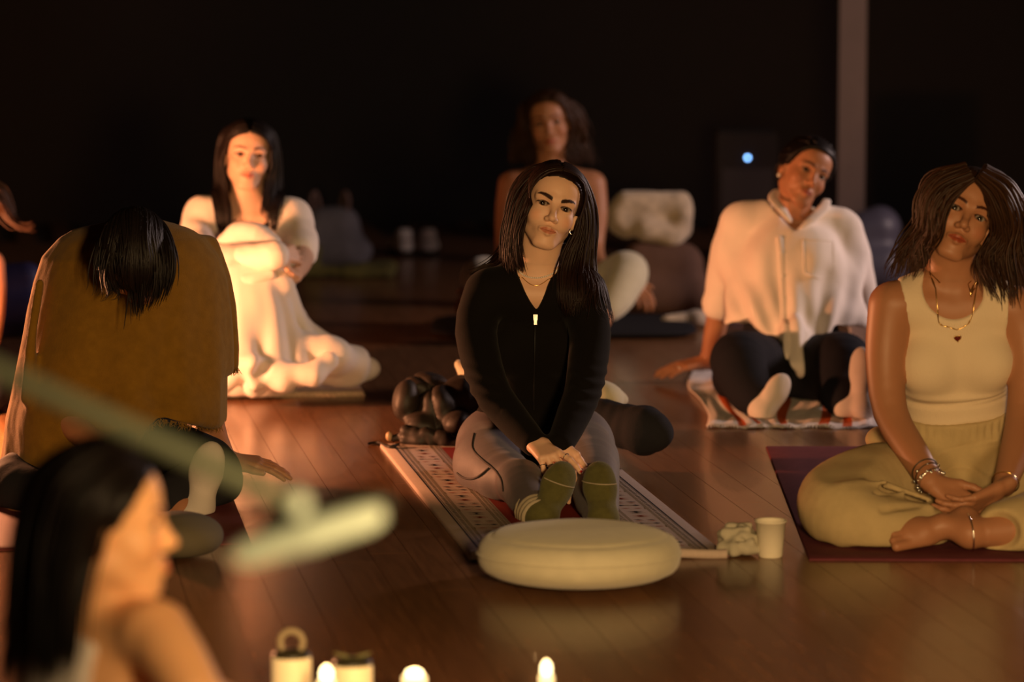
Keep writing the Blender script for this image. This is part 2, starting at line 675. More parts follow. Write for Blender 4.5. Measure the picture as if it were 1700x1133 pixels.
def foot(F, heel, toe, sole, ankle=None, sc=1.0, toes=False, k=.02, inf=0.0):
    """heel and toe points on the sole line, sole = outward normal of the sole"""
    l = unit(toe - heel); n = unit(sole - l * (sole @ l)); s = np.cross(l, n)
    L = np.linalg.norm(toe - heel)
    R = np.stack([s, l, n], 1)
    q = lambda a, b, c: heel + l * a * L + s * b * sc - n * c * sc
    F.ell(q(.13, 0, .030), A(.031, .036, .031) * sc + inf, R, k)
    F.cap(q(.2, 0, .034), q(.60, .004, .026), .028 * sc + inf, .026 * sc + inf, k)
    F.ell(q(.66, 0, .022), A(.040, .052, .021) * sc + inf, R, k)
    if toes:
        for i, (b, ln, r) in enumerate(((.028, .97, .0125), (.011, .98, .0095), (-.004, .95, .009), (-.018, .91, .0085), (-.031, .87, .008))):
            F.cap(q(.72, b * .9, .018), q(ln, b, .014), r * 1.1 * sc, r * sc, .006)
    else:
        F.ell(q(.85, .003, .018), A(.030, .036, .016) * sc + inf, R, k)
    if ankle is not None:
        F.cap(q(.2, 0, .05), ankle, .033 * sc + inf, .031 * sc + inf, k)
        F.cap(q(.45, 0, .045), ankle, .024 * sc + inf, .03 * sc + inf, k)


def body_mesh(F, H, hands=(), h=.007, hh=.0024, extra=(), lo=None):
    boxes = []
    if H is not None:
        boxes.append((H.o - .155 * H.sc, H.o + .155 * H.sc, hh))
    for hd in hands:
        pts = np.array([p for J in hd['kn'] for p in J] + list(hd['thumb']) + [hd['box'][0]])
        boxes.append((pts.min(0) - .022, pts.max(0) + .022, .0026))
    boxes += list(extra)
    v, q = F.mesh(h, lo=lo)
    c = v[q].mean(1)
    keep = np.ones(len(q), bool)
    for a, b, _ in boxes:
        m = .007
        keep &= ~((c > a + m) & (c < b - m)).all(1)
    parts = [prune(v, q[keep])]
    for i, (a, b, hf) in enumerate(boxes):
        vv, qq = F.mesh(hf, a, b)
        c = vv[qq].mean(1)
        kp = np.ones(len(qq), bool)
        for a2, b2, _ in boxes[:i]:
            kp &= ~((c > a2 + .002) & (c < b2 - .002)).all(1)
        parts.append(prune(vv, qq[kp]))
    return merge(parts)


def prune(v, q):
    used = np.unique(q)
    mp = np.full(len(v), -1)
    mp[used] = np.arange(len(used))
    return v[used], mp[q]


def grad(F, P, e=.003):
    g = np.stack([F.eval(P + A(*(e * (i == j) for j in range(3)))) - F.eval(P - A(*(e * (i == j) for j in range(3)))) for i in range(3)], -1)
    return g / (np.linalg.norm(g, axis=-1, keepdims=True) + 1e-9)


def project(F, P, off=0.0, it=4):
    P = np.array(P, float)
    for _ in range(it):
        P = P - grad(F, P) * (F.eval(P) - off)[:, None]
    return P


HAIRLINE = (np.array([-.12, -.05, -.02, .02, .05, .072, .09]), np.array([-.075, -.055, -.02, .005, .045, .073, .082]))


def make_hair(H, Fc, parent, material, n=350, part=0.0, length=(.40, .50), back=.2, fwd=0.0, r=.0036, vol=.012, grav=.16,
              seed=1, wave=0.0, step=.011, lean=(0, 0, 0), cap=.006, label=None, keep=None, down=.25, hl=HAIRLINE, sides=5, front_pull=None, cling=.75):
    rng = np.random.RandomState(seed)
    d = rng.randn(n * 6, 3); d /= np.linalg.norm(d, axis=1)[:, None]
    c = A(0, -.012, .036); rad = A(.073, .094, .077)
    P = c + d * rad
    ok = P[:, 2] > np.interp(P[:, 1], *hl) + .004
    if keep is not None:
        ok &= keep(P)
    P = P[ok][:n]
    n = len(P)
    sd = np.where(P[:, 0] - part >= 0, 1.0, -1.0)
    D = np.stack([sd * np.ones(n), fwd - back * (1 + rng.rand(n)), -down * np.ones(n)], 1) + rng.randn(n, 3) * .08
    nrm = (P - c) / rad ** 2
    nrm /= np.linalg.norm(nrm, axis=1)[:, None]
    D -= nrm * (D * nrm).sum(1)[:, None]
    D /= np.linalg.norm(D, axis=1)[:, None]
    pos = H.o + (P * H.sc) @ H.R.T
    dr = D @ H.R.T
    off = .003 + vol * rng.rand(n)
    ln = length[0] + (length[1] - length[0]) * rng.rand(n)
    K = int(length[1] / step)
    path = [pos.copy()]
    ph = rng.rand(n) * 6.28
    lean = np.asarray(lean, float)
    sdw = sd[:, None] * H.r
    for i in range(K):
        g = min(1.0, .25 + i * .06) * grav
        dn = dr + (A(0, 0, -1) + lean) * g
        if wave:
            dn = dn + wave * (H.r * np.sin(ph + i * .75)[:, None] + H.f * np.cos(ph * 1.7 + i * .75)[:, None])
        dn /= np.linalg.norm(dn, axis=1)[:, None]
        p2 = pos + dn * step
        if cling and i < 24:
            l = H.loc(p2)
            dd = Fc.eval(p2)
            w_ = cling * np.clip((l[:, 2] + .07) / .06, 0, 1) * np.clip((.10 - dd) / .05, 0, 1)
            m = (dd > off) & (w_ > 0)
            if m.any():
                p2[m] -= grad(Fc, p2[m]) * ((dd[m] - off[m]) * w_[m])[:, None]
        for _ in range(2):
            dd = Fc.eval(p2)
            m = dd < off
            if m.any():
                gr = grad(Fc, p2[m])
                if front_pull is not None:
                    l = H.loc(p2[m])
                    face = (l[:, 1] > .03) & (l[:, 2] > -.13)
                    gr = gr + face[:, None] * sdw[m] * front_pull
                    gr /= np.linalg.norm(gr, axis=1)[:, None]
                p2[m] += gr * (off[m] - dd[m])[:, None]
        dr = p2 - pos
        dr /= np.linalg.norm(dr, axis=1)[:, None] + 1e-9
        pos = p2
        path.append(pos.copy())
    path = np.array(path)
    parts, tint = [], []
    for j in range(n):
        m = max(4, int(ln[j] / step))
        pj = path[:m + 1:2, j]
        if len(pj) < 3:
            continue
        t = np.linspace(0, 1, len(pj))
        rr = r * (.7 + .6 * rng.rand()) * (1 - t ** 3 * .85) * H.sc
        v, q = tube(pj, rr, sides)
        parts.append((v, q))
        tint.append(np.ones((len(v), 3)) * (.6 + .8 * rng.rand()))
    if cap:
        F = Field(.01)
        F.ell(H.w(*c), (rad + cap) * H.sc, H.R)

        def cut(X):
            l = H.loc(X)
            return (l[..., 2] - (np.interp(l[..., 1], *hl))) * H.sc * .7
        F.fn(lambda X: -cut(X), [-1e3] * 3, [1e3] * 3, .004, 'i')
        parts.append(F.mesh(.005))
        tint.append(np.ones((len(parts[-1][0]), 3)) * .8)
    o = put('hair', merge(parts), material, parent, tint=np.concatenate(tint), label=label)
    return o


def beads(pts, r, n=7):
    return merge([ball(p, r, n, 5) for p in pts])


def ring_around(c, axis, r, tr, n=20, m=6):
    a = unit(axis)
    e = unit(np.cross(a, A(0.3, 0.2, 1) if abs(a[2]) < .9 else A(1, 0, 0)))
    g = np.cross(a, e)
    pts = [c + r * (math.cos(t) * e + math.sin(t) * g) for t in np.linspace(0, 2 * math.pi, n, endpoint=False)]
    return tube(pts, tr, m, closed=True)


def resample(pts, step):
    pts = np.asarray(pts, float)
    s = np.r_[0, np.cumsum(np.linalg.norm(np.diff(pts, axis=0), axis=1))]
    t = np.arange(0, s[-1], step)
    return np.stack([np.interp(t, s, pts[:, i]) for i in range(3)], 1)


def neck_loop(F, J, r, drop, off, n=60, center=None, vee=None):
    c = J['neck'] if center is None else center
    pts = []
    for t in np.linspace(0, 2 * math.pi, n, endpoint=False):
        fr = (1 + math.cos(t)) / 2
        if vee:
            fr = math.sqrt(max(0.0, 1 - min(t, 2 * math.pi - t) / (vee * math.pi)))
            fr = fr ** 2
        pts.append(c + J['f'] * r * math.cos(t) + J['r'] * r * math.sin(t) - J['u'] * drop * (fr if vee else fr ** 2))
    P = project(F, np.array(pts), off)
    return np.vstack([P, P[:1]])


def loft_fn(zs, cx, cy, ax, by, fold_=None):
    zs = np.asarray(zs)

    def f(P):
        z = P[..., 2]
        a = np.interp(z, zs, ax); b = np.interp(z, zs, by)
        x = P[..., 0] - np.interp(z, zs, cx); y = P[..., 1] - np.interp(z, zs, cy)
        th = np.arctan2(y / b, x / a)
        g = 1.0 if fold_ is None else 1 + fold_(th, z)
        rho = np.sqrt((x / a) ** 2 + (y / b) ** 2) / g
        d = (rho - 1) * np.minimum(a, b) * .85
        return np.maximum(d, np.maximum(zs[0] - z, z - zs[-1]))
    lo = A(np.min(np.array(cx) - np.array(ax)) - .05, np.min(np.array(cy) - np.array(by)) - .05, zs[0])
    hi = A(np.max(np.array(cx) + np.array(ax)) + .05, np.max(np.array(cy) + np.array(by)) + .05, zs[-1])
    return f, lo, hi


def plate(pts, thick, nrm):
    """thin closed plate from a loop of points"""
    pts = np.asarray(pts, float); n = unit(nrm)
    m = len(pts)
    c = pts.mean(0)
    v = np.vstack([pts + n * thick, pts - n * thick, [c + n * thick], [c - n * thick]])
    q = []
    for i in range(m):
        j = (i + 1) % m
        q += [(i, m + j, j), (i, m + i, m + j), (2 * m, i, j), (2 * m + 1, m + j, m + i)]
    return v, np.array(q)


def hair_sheets(H, Fc, parent, material, sheets, n=260, r=.0034, depth=.03, jit=.006, seed=1, wave=0.0, off=.006, back=None, cap=.009, hl=HAIRLINE,
                label=None, flyaway=.05, sides=5, cut=(.86, 1.0), rise=.008):
    """hair built of strands that run between guide curves; sheets = lists of guides, each a list of world points"""
    rng = np.random.RandomState(seed)
    parts, tint = [], []
    M = 26
    bk = -H.f * A(1, 1, 0)
    for si, guides in enumerate(sheets):
        G = []
        for g in guides:
            P = np.array(smooth_path([A(*x) for x in g], [1] * len(g), 8)[0])
            s = np.r_[0, np.cumsum(np.linalg.norm(np.diff(P, axis=0), axis=1))]
            t = np.linspace(0, s[-1], M)
            G.append(np.stack([np.interp(t, s, P[:, i]) for i in range(3)], 1))
        G = np.array(G)
        m = len(G)
        S = np.zeros((n, M, 3))
        for j in range(n):
            t = rng.rand() * (m - 1)
            i = min(int(t), m - 2)
            fr = t - i
            S[j] = G[i] * (1 - fr) + G[i + 1] * fr
        tt = np.linspace(0, 1, M)
        lay = rng.rand(n)
        S += bk * (depth * lay)[:, None, None] * np.clip(tt * 4, .2, 1)[None, :, None]
        S += (H.u * rise * .0)[None, None]
        J = rng.randn(n, 1, 3) * jit
        S += J * np.clip(tt * 3, .15, 1)[None, :, None]
        if wave:
            ph = rng.rand(n, 1) * 2.2 + si
            S += (H.r * wave)[None, None] * (np.sin(tt[None] * 13 + ph) * np.clip(tt * 2 - .2, 0, 1))[..., None]
            S += (H.f * wave)[None, None] * (np.cos(tt[None] * 11 + ph * 1.6) * np.clip(tt * 2 - .2, 0, 1))[..., None]
        fl = rng.rand(n) < flyaway
        S[fl] += (rng.randn(fl.sum(), 1, 3) * .016) * (tt ** 2)[None, :, None]
        Pf = S.reshape(-1, 3)
        of = np.repeat(off + .008 * (1 - lay), M)
        for _ in range(3):
            dd = Fc.eval(Pf)
            mm = dd < of
            if not mm.any():
                break
            Pf[mm] += grad(Fc, Pf[mm]) * (of[mm] - dd[mm])[:, None]
        S = Pf.reshape(n, M, 3)
        for j in range(n):
            e = int(M * (cut[0] + (cut[1] - cut[0]) * rng.rand()))
            pj = S[j][:e]
            t = np.linspace(0, 1, e)
            v, q = tube(pj, r * (.7 + .6 * rng.rand()) * (1 - t ** 3 * .9) * H.sc, sides)
            parts.append((v, q))
            tint.append(np.ones((len(v), 3)) * (.6 + .8 * rng.rand()))
    if cap:
        c = A(0, -.012, .036); rad = A(.073, .094, .077)
        F = Field(.01)
        F.ell(H.w(*c), (rad + cap) * H.sc, H.R)
        if back is not None:
            F.chain([A(*x) for x in back[0]], back[1], .03)
        F.fn(lambda X: -np.where((X - H.o) @ H.u > -.075, (H.loc(X)[..., 2] - np.interp(H.loc(X)[..., 1], *hl)) * H.sc * .7, .05), [-1e3] * 3, [1e3] * 3, .004, 'i')
        v, q = F.mesh(.005)
        l = H.loc(v)
        v = v + normals(v, q) * (.0012 * np.sin(np.arctan2(l[:, 2] - .03, l[:, 1]) * 60))[:, None]
        parts.append((v, q))
        tint.append(np.ones((len(v), 3)) * .8)
    return put('hair', merge(parts), material, parent, tint=np.concatenate(tint), label=label)


def gp(d, *pts):
    """guide curve from photograph points; each (x, y) or (x, y, depth offset)"""
    return [at(p[0], p[1], d + (p[2] if len(p) > 2 else 0)) for p in pts]
# ------------------------------------------------------------------ materials in use
M_WOOD = mat('oiled_floorboard', (.205, .094, .040), .25, var=.25, vscale=5, rnd=.10, stretch=(14, 1.0, 1), spec=.5, coat=.06)
M_GAP = mat('dark_subfloor', (.02, .009, .004), .8)
M_WALL = mat('black_wall', (.004, .002, .0014), .9, var=.2)
M_POST = mat('pale_post', (.11, .072, .058), .7, var=.06)
M_SKIN = mat('skin', (.62, .39, .27), .50, attr=True, sss=.08, bump=.05, bscale=400, spec=.35)
M_SKIN_TAN = mat('tanned_skin', (.40, .185, .095), .48, attr=True, sss=.08, bump=.05, bscale=400, spec=.35)
M_SKIN_FAIR = mat('fair_skin', (.80, .50, .335), .5, attr=True, sss=.08, bump=.05, bscale=400, spec=.35)
M_SKIN_WARM = mat('warm_skin', (.82, .44, .21), .5, attr=True, sss=.08, spec=.35)
M_EYE = mat('eye', (1, 1, 1), .08, attr=True)
M_HAIR = mat('dark_brown_hair', (.016, .0066, .0040), .45, attr=True, spec=.22)
M_HAIR_BROWN = mat('brown_hair', (.034, .0145, .0065), .48, attr=True, spec=.22)
M_HAIR_BLACK = mat('black_hair', (.007, .0045, .004), .45, attr=True, spec=.22)
M_BLACK = mat('black_knit', (.0050, .0040, .0034), .9, bump=.2, bscale=300, sheen=.03, spec=.12)
M_LEGGING = mat('slate_leggings', (.085, .068, .075), .62, bump=.08, bscale=500, spec=.35, sheen=.1)
M_SEAM = mat('legging_seam', (.025, .018, .018), .8)
M_SOCK = mat('olive_sock', (.105, .100, .032), .95, var=.12, vscale=60, bump=.5, bscale=350, spec=.1, sheen=.15)
M_SOCK_CUFF = mat('oatmeal_sock_cuff', (.42, .36, .25), .95, bump=.5, bscale=350, spec=.1)
M_SOCK_WHITE = mat('white_sock', (.62, .56, .50), .95, bump=.4, bscale=350, spec=.1, sheen=.1)
M_SILVER = mat('silver', (.85, .82, .76), .18, metal=1)
M_GOLD = mat('gold', (.85, .58, .22), .22, metal=1)
M_PEARL = mat('pearl', (.85, .80, .72), .2, spec=.6, coat=.4)
M_NAIL = mat('red_nail', (.45, .02, .02), .2)
M_NAIL_PALE = mat('pale_nail', (.75, .52, .45), .25)
M_CREAM = mat('cream_cotton', (.60, .56, .40), .95, var=.04, vscale=30, bump=.35, bscale=420, spec=.1, sheen=.35)
M_TANK = mat('cream_ribbed_tank', (.74, .61, .43), .92, bump=.45, bscale=420, spec=.1, sheen=.1, stretch=(1, 1, .25))
M_KHAKI = mat('khaki_linen', (.50, .39, .205), .93, var=.06, vscale=25, bump=.4, bscale=380, spec=.1)
M_WHITE_SHIRT = mat('white_linen_shirt', (.84, .76, .68), .9, bump=.25, bscale=420, spec=.15, sheen=.1)
M_NAVY = mat('navy_trousers', (.012, .012, .017), .9, bump=.3, bscale=350, spec=.15)
M_BLANKET = mat('cream_blanket', (.74, .69, .63), .95, bump=.4, bscale=260, spec=.1, sheen=.2)
M_MUSTARD = mat('mustard_wool', (.20, .104, .014), .97, var=.10, vscale=40, bump=.7, bscale=300, spec=.05, sheen=.10)
M_BURGUNDY = mat('burgundy_mat', (.135, .030, .040), .75, var=.12, vscale=30, bump=.4, bscale=200, spec=.25)
M_PUFF = mat('black_puffer', (.020, .013, .009), .58, bump=.2, bscale=60, spec=.5)
M_DARK = mat('charcoal_cloth', (.018, .018, .022), .9, bump=.3, bscale=200, spec=.15)
M_WAX = mat('candle_wax', (.85, .72, .46), .5, emit=(1.0, .58, .20), es=.12)
M_WAX_LIT = mat('lit_candle_wax', (.9, .8, .6), .5, emit=(1.0, .66, .28), es=.55)
M_FLAME = mat('candle_flame', (1, .8, .4), .5, emit=(1.0, .74, .36), es=2.2)
M_LID = mat('dark_lid', (.03, .025, .012), .45, spec=.5)
M_PALE_ROD = mat('pale_green_wood', (.36, .39, .24), .5)
M_BRIGHT_ROD = mat('bright_pale_wood', (.82, .95, .74), .4)

# ------------------------------------------------------------------ floor
BD = A(-math.sin(math.radians(8.83)), math.cos(math.radians(8.83)), 0)   # board direction
BC = A(BD[1], -BD[0], 0)
FLOOR_ROT = math.radians(8.83)
v, q = box((-7, -2, -.10), (7, 18.2, -.018))
floor = put('floor', (v, q), M_GAP, kind='structure', smooth=False)
BW, BL = .092, 1.9
rng = np.random.RandomState(11)
pm = None
rest = []
cand = []
for i in range(-40, 60):
    off = rng.rand() * BL
    for j in range(-2, 12):
        c = BC * (i * BW) + BD * (j * BL + off)
        if c[1] < 3.4 or c[1] > 17.5 or abs(c[0]) > 4.8:
            continue
        e0, e1 = c - BD * BL / 2, c + BD * BL / 2
        vis = any(abs(p[0]) < .152 * p[1] + .12 and 5.6 < p[1] < 15.8 for p in (lerp(e0, e1, t) for t in (0, .25, .5, .75, 1)))
        cand.append((0 if vis else 1, abs(c[1] - 9), c))
cand.sort(key=lambda t: t[:2])
for k, (nv, _, c) in enumerate(cand):
    if k < 300:
        if pm is None:
            v, q = box((-BW / 2 + .0006, -BL / 2 + .0006, -.018), (BW / 2 - .0006, BL / 2 - .0006, 0))
            o = put('floorboard', (v, q), M_WOOD, floor, smooth=False)
            pm = o.data
        else:
            o = bpy.data.objects.new('floorboard', pm)
            COL.objects.link(o); o.parent = floor
        o.location = (c[0], c[1], 0)
        o.rotation_euler = (0, 0, FLOOR_ROT)
    else:
        v, q = box((-BW / 2 + .0006, -BL / 2 + .0006, -.018), (BW / 2 - .0006, BL / 2 - .0006, 0))
        rest.append((v @ rz(FLOOR_ROT).T + A(c[0], c[1], 0), q))
if rest:
    put('floorboards_beyond', merge(rest), M_WOOD, floor, kind='stuff', smooth=False)

put('wall_back', box((-7, 18.0, -.1), (7, 18.2, 5)), M_WALL, kind='structure', smooth=False)
put('wall_left', box((-7.2, -2.2, -.1), (-7, 18.2, 5)), M_WALL, kind='structure', smooth=False)
put('wall_right', box((7, -2.2, -.1), (7.2, 18.2, 5)), M_WALL, kind='structure', smooth=False)
put('wall_front', box((-7, -2.2, -.1), (7, -2.0, 5)), M_WALL, kind='structure', smooth=False)
put('ceiling', box((-7.2, -2.2, 5), (7.2, 18.2, 5.1)), M_WALL, kind='structure', smooth=False)
pc = at(1413, 330, 14.2)
put('trim_1', box((pc[0] - .057, 14.2, 0), (pc[0] + .057, 14.32, 5.0), 0), M_POST, kind='structure', smooth=False)

# ------------------------------------------------------------------ patterned yoga mat
M_MAT = mat('pale_woven_mat', (.50, .40, .34), .9, var=.05, vscale=80, bump=.3, bscale=300, spec=.15)
M_MAT_RED = mat('mat_red_field', (.24, .030, .020), .9, bump=.3, bscale=300, spec=.1)
M_INK = mat('navy_print', (.035, .035, .055), .9, spec=.1)
M_RUST = mat('rust_print', (.33, .055, .03), .9, spec=.1)
M_OLIVE = mat('olive_print', (.14, .11, .045), .9, spec=.1)
fl, fr = on_floor(780, 931), on_floor(1207, 927)
bl_ = on_floor(631, 743)
ul = unit(fr - fl); vl = unit(bl_ - fl)
mw, ml = np.linalg.norm(fr - fl), np.linalg.norm(bl_ - fl)
MT = .011


def mat_pt(u, v, z):
    return fl + ul * u + vl * v + A(0, 0, z)


def slab(p0, eu, ev, w, l, t, nu=24, nv=60, wob=0.0, hfun=None, edge=.004):
    """soft slab with rounded rim as a grid; p0 front left corner"""
    us = np.r_[0, edge * .3, edge, np.linspace(0, w, nu)[1:-1], w - edge, w - edge * .3, w]
    vs = np.r_[0, edge * .3, edge, np.linspace(0, l, nv)[1:-1], l - edge, l - edge * .3, l]
    us.sort(); vs.sort()
    U, V_ = np.meshgrid(us, vs, indexing='ij')
    d = np.minimum(np.minimum(U, w - U), np.minimum(V_, l - V_)) / edge
    z = t * np.sqrt(np.clip(1 - (1 - np.clip(d, 0, 1)) ** 2, 0, 1)) * .85 + t * .15
    if hfun is not None:
        z = z + hfun(U, V_) * np.clip(d * .5, 0, 1)
    P = p0 + U[..., None] * eu + V_[..., None] * ev + z[..., None] * A(0, 0, 1)
    if wob:
        n = fold(P.reshape(-1, 3), 9, 3).reshape(U.shape)
        P = P + (n * wob)[..., None] * A(1, 0, 0)
    B = P.copy(); B[..., 2] = p0[2] + .0005
    m, n = U.shape
    idx = np.arange(m * n).reshape(m, n)
    q = np.stack([idx[:-1, :-1], idx[1:, :-1], idx[1:, 1:], idx[:-1, 1:]], -1).reshape(-1, 4)
    qb = q[:, ::-1] + m * n
    rim = np.r_[idx[:, 0], idx[-1, 1:], idx[-2::-1, -1], idx[0, -2:0:-1]]
    r2 = np.roll(rim, -1)
    qs = np.stack([rim, rim + m * n, r2 + m * n, r2], 1)
    return np.vstack([P.reshape(-1, 3), B.reshape(-1, 3)]), np.vstack([q, qb, qs])


pm_ = put('yoga_mat', slab(fl, ul, vl, mw, ml, MT, 12, 30), M_MAT, base=fl,
          label='pale patterned yoga mat with red centre under the woman in black', category='mat')
def mu(u):
    w = u if u < mw / 2 else mw - u
    w = w if w < .034 else .034 + (w - .034) * .757
    return w if u < mw / 2 else mw - w


prints = []   # (points polygon as quads, material)


def pr_quad(u0, v0, u1, v1, mi, sk=0.0):
    u0, u1 = mu(u0), mu(u1)
    prints.append(([mat_pt(u0, v0, MT + .0006), mat_pt(u1, v0 + sk, MT + .0006), mat_pt(u1, v1 + sk, MT + .0006), mat_pt(u0, v1, MT + .0006)], mi))


def pr_dia(u, v, du, dv, mi):
    u, du = mu(u), du * .757
    prints.append(([mat_pt(u - du, v, MT + .0007), mat_pt(u, v - dv, MT + .0007), mat_pt(u + du, v, MT + .0007), mat_pt(u, v + dv, MT + .0007)], mi))


def motif_band(uc, flip):
    mv = .060
    k = 0
    v_ = .05
    while v_ < ml - .06:
        m_ = k % 5
        if m_ == 0:      # navy butterfly: two stacked stars
            for s in (-1, 1):
                pr_dia(uc, v_ + s * .011, .030, .0042, 0); pr_dia(uc, v_ + s * .009, .012, .008, 0)
        elif m_ == 1:    # pair of rust dashes
            for s in (-1, 1):
                pr_dia(uc + s * .021, v_, .017, .0038, 1)
                pr_quad(uc + s * .045 - .002, v_ - .012, uc + s * .045 + .001, v_ + .010, 2, .004 * s)
        elif m_ == 2:    # barbell
            for s in (-1, 1):
                pr_dia(uc + s * .026, v_, .014, .0085, 0)
            pr_quad(uc - .024, v_ - .0022, uc + .024, v_ + .0022, 2)
        elif m_ == 3:
            for s in (-1, 1):
                pr_dia(uc + s * .021, v_ - .012, .017, .0035, 1); pr_dia(uc + s * .022, v_ + .006, .018, .0040, 0)
        else:
            for s in (-1, 1):
                pr_dia(uc, v_ + s * .009, .030, .0038, 1); pr_dia(uc, v_ + s * .006, .011, .007, 1)
        v_ += mv * (.8 if m_ in (1, 2) else 1.0)
        k += 1


def stripe(u, w, mi):
    pr_quad(u - w / 2, .035, u + w / 2, ml - .02, mi)


def zig(u, mi, w=.007, st=.021):
    v_ = .045
    while v_ < ml - .03:
        pr_quad(u - w, v_, u + w, v_ + .0055, mi, .007)
        pr_dia(u, v_ + .013, w * .8, .003, 2 if mi == 0 else mi)
        v_ += st


for sgn in (0, 1):
    X = (lambda x: x) if sgn == 0 else (lambda x: mw - x)
    stripe(X(.034), .0045, 0); stripe(X(.041), .0015, 0)
    zig(X(.054), 0)
    for o_ in (.066, .070, .074):
        stripe(X(o_), .0014, 2)
    motif_band(X(.122), sgn)
    for o_ in (.168, .172, .176):
        stripe(X(o_), .0014, 2)
    zig(X(.188), 2, .006)
    stripe(X(.198), .0016, 0); stripe(X(.202), .0016, 2)
pr_quad(.206, .22, mw - .206, ml - .09, 3)
for v_ in (.09, .17, ml - .06):
    stripe_v = v_
    pr_quad(.206, stripe_v, mw - .206, stripe_v + .003, 0)
for k in range(5):
    for v_ in (.13, ml - .035):
        pr_dia(.235 + k * (mw - .47) / 4, v_, .018, .006, 1 if k % 2 else 0)
pv = np.array([p for P_, _ in prints for p in P_]); pq = np.arange(len(pv)).reshape(-1, 4)
put('woven_print', (pv, pq), [M_INK, M_RUST, M_OLIVE, M_MAT_RED], pm_, midx=[m_ for _, m_ in prints], smooth=False,
    label='navy, rust and red printed bands')
# thick bound hem along the near end
hem = [mat_pt(u_, -.004, .012 + .002 * math.sin(u_ * 30)) for u_ in np.linspace(.002, mw - .002, 40)]
put('bound_hem', tube(hem, .0118, 10), M_MAT, pm_, label='pale thick hem at the near end')

# ------------------------------------------------------------------ round meditation cushion
cc = on_floor(961, 969)
F = Field(.02)
Rc = .229


def cushion(P):
    x = P - (cc + A(0, 0, .066))
    th = np.arctan2(x[..., 1], x[..., 0])
    rho = np.sqrt(x[..., 0] ** 2 + x[..., 1] ** 2)
    hz = .060 * np.clip(1 - (rho / Rc) ** 4, 0, 1) ** .42
    e = np.sqrt((rho / Rc) ** 4 + (np.abs(x[..., 2]) / .062) ** 2.6 + 1e-9)
    return (e - 1) * .05 + .0


F.fn(cushion, cc + A(-Rc, -Rc, -.0), cc + A(Rc, Rc, .14))
v, q = F.mesh(.005, smooth=2)
x = v - cc
rho = np.hypot(x[:, 0], x[:, 1]); th = np.arctan2(x[:, 1], x[:, 0])
v[:, 2] += .003 * fold(v, 18, 2) * (x[:, 2] > .03)
sd = np.exp(-((rho - .198) / .006) ** 2) * (x[:, 2] > .06)
v[:, 2] -= .0035 * sd
tilt = rot((1, 0, 0), -math.radians(1.2))
v = (v - cc) @ tilt.T + cc
v[:, 2] += .0015 - min(0, (v[:, 2]).min())
cu = put('meditation_cushion', (v, q), M_CREAM, base=cc, label='round cream meditation cushion at the near end of the patterned mat', category='cushion')
pip = [cc + A(.2295 * math.cos(t), .2295 * math.sin(t), .071) for t in np.linspace(0, 2 * math.pi, 96, endpoint=False)]
pp = (np.array(pip) - cc) @ tilt.T + cc
put('piping', tube(pp, .0022, 6, closed=True), M_CREAM, cu)

# ------------------------------------------------------------------ paper cup and crumpled cloth
M_PAPER = mat('paper_cup', (.80, .74, .58), .7, spec=.3)
pc = on_floor(1279, 925)
prof = [(.001, .004), (.0262, .004), (.0266, 0), (.0275, 0), (.0285, .004), (.0355, .083), (.0372, .083), (.0385, .0855), (.0372, .088), (.0352, .087),
        (.0345, .083), (.0272, .008), (.001, .008)]
cup = put('paper_cup', lathe(prof, 40, pc), M_PAPER, base=pc, label='plain white paper cup standing on the floorboards', category='cup')
seam = [pc + A(.0278 * math.cos(-.9) * (1 + .27 * t), .0278 * math.sin(-.9) * (1 + .27 * t), .003 + .08 * t) for t in np.linspace(0, 1, 8)]
M_SAGE = mat('sage_cloth', (.46, .43, .33), .95, bump=.4, bscale=260, spec=.1)
kc = on_floor(1231, 921)
F = Field(.010)
F.ell(kc + A(0, 0, .030), (.045, .045, .030))
rg = np.random.RandomState(3)
for a, b, r in (((-.040, -.01, .052), (.012, -.02, .064), .012), ((-.045, -.02, .018), (-.006, -.045, .028), .017), ((-.02, -.042, .012), (.02, -.04, .036), .013),
                ((.0, -.03, .05), (.045, -.02, .04), .011), ((-.05, 0, .05), (-.045, .02, .02), .010), ((.01, -.045, .020), (.05, -.03, .018), .014),
                ((-.03, .01, .064), (.02, .02, .066), .010), ((.0, 0, .06), (.04, .02, .035), .014)):
    F.cap(kc + A(*a), kc + A(*b), r, r * .8, .006)
F.cap(kc + A(-.02, -.05, .046), kc + A(.0, -.04, .040), .008, .006, .006, 's')
F.fn(lambda P: .001 - P[..., 2], [-1e3] * 3, [1e3] * 3, .004, 'i')
v, q = F.mesh(.0032)
v += normals(v, q) * (fold(v, 120, 1) * .003)[:, None]
v[:, 2] = np.maximum(v[:, 2], .0008)
put('crumpled_cloth', (v, q), M_SAGE, base=kc, label='crumpled sage grey cloth beside the paper cup', category='cloth')

# ------------------------------------------------------------------ burgundy mat of the woman on the right
p0 = on_floor(1343, 932); p1 = on_floor(1266, 731)
ev = unit(p1 - p0); eu = A(ev[1], -ev[0], 0)
put('yoga_mat', slab(p0, eu, ev, .66, 1.83, .006, 10, 30, edge=.004), M_BURGUNDY, base=p0,
    label='plain burgundy yoga mat under the woman in khaki trousers', category='mat')

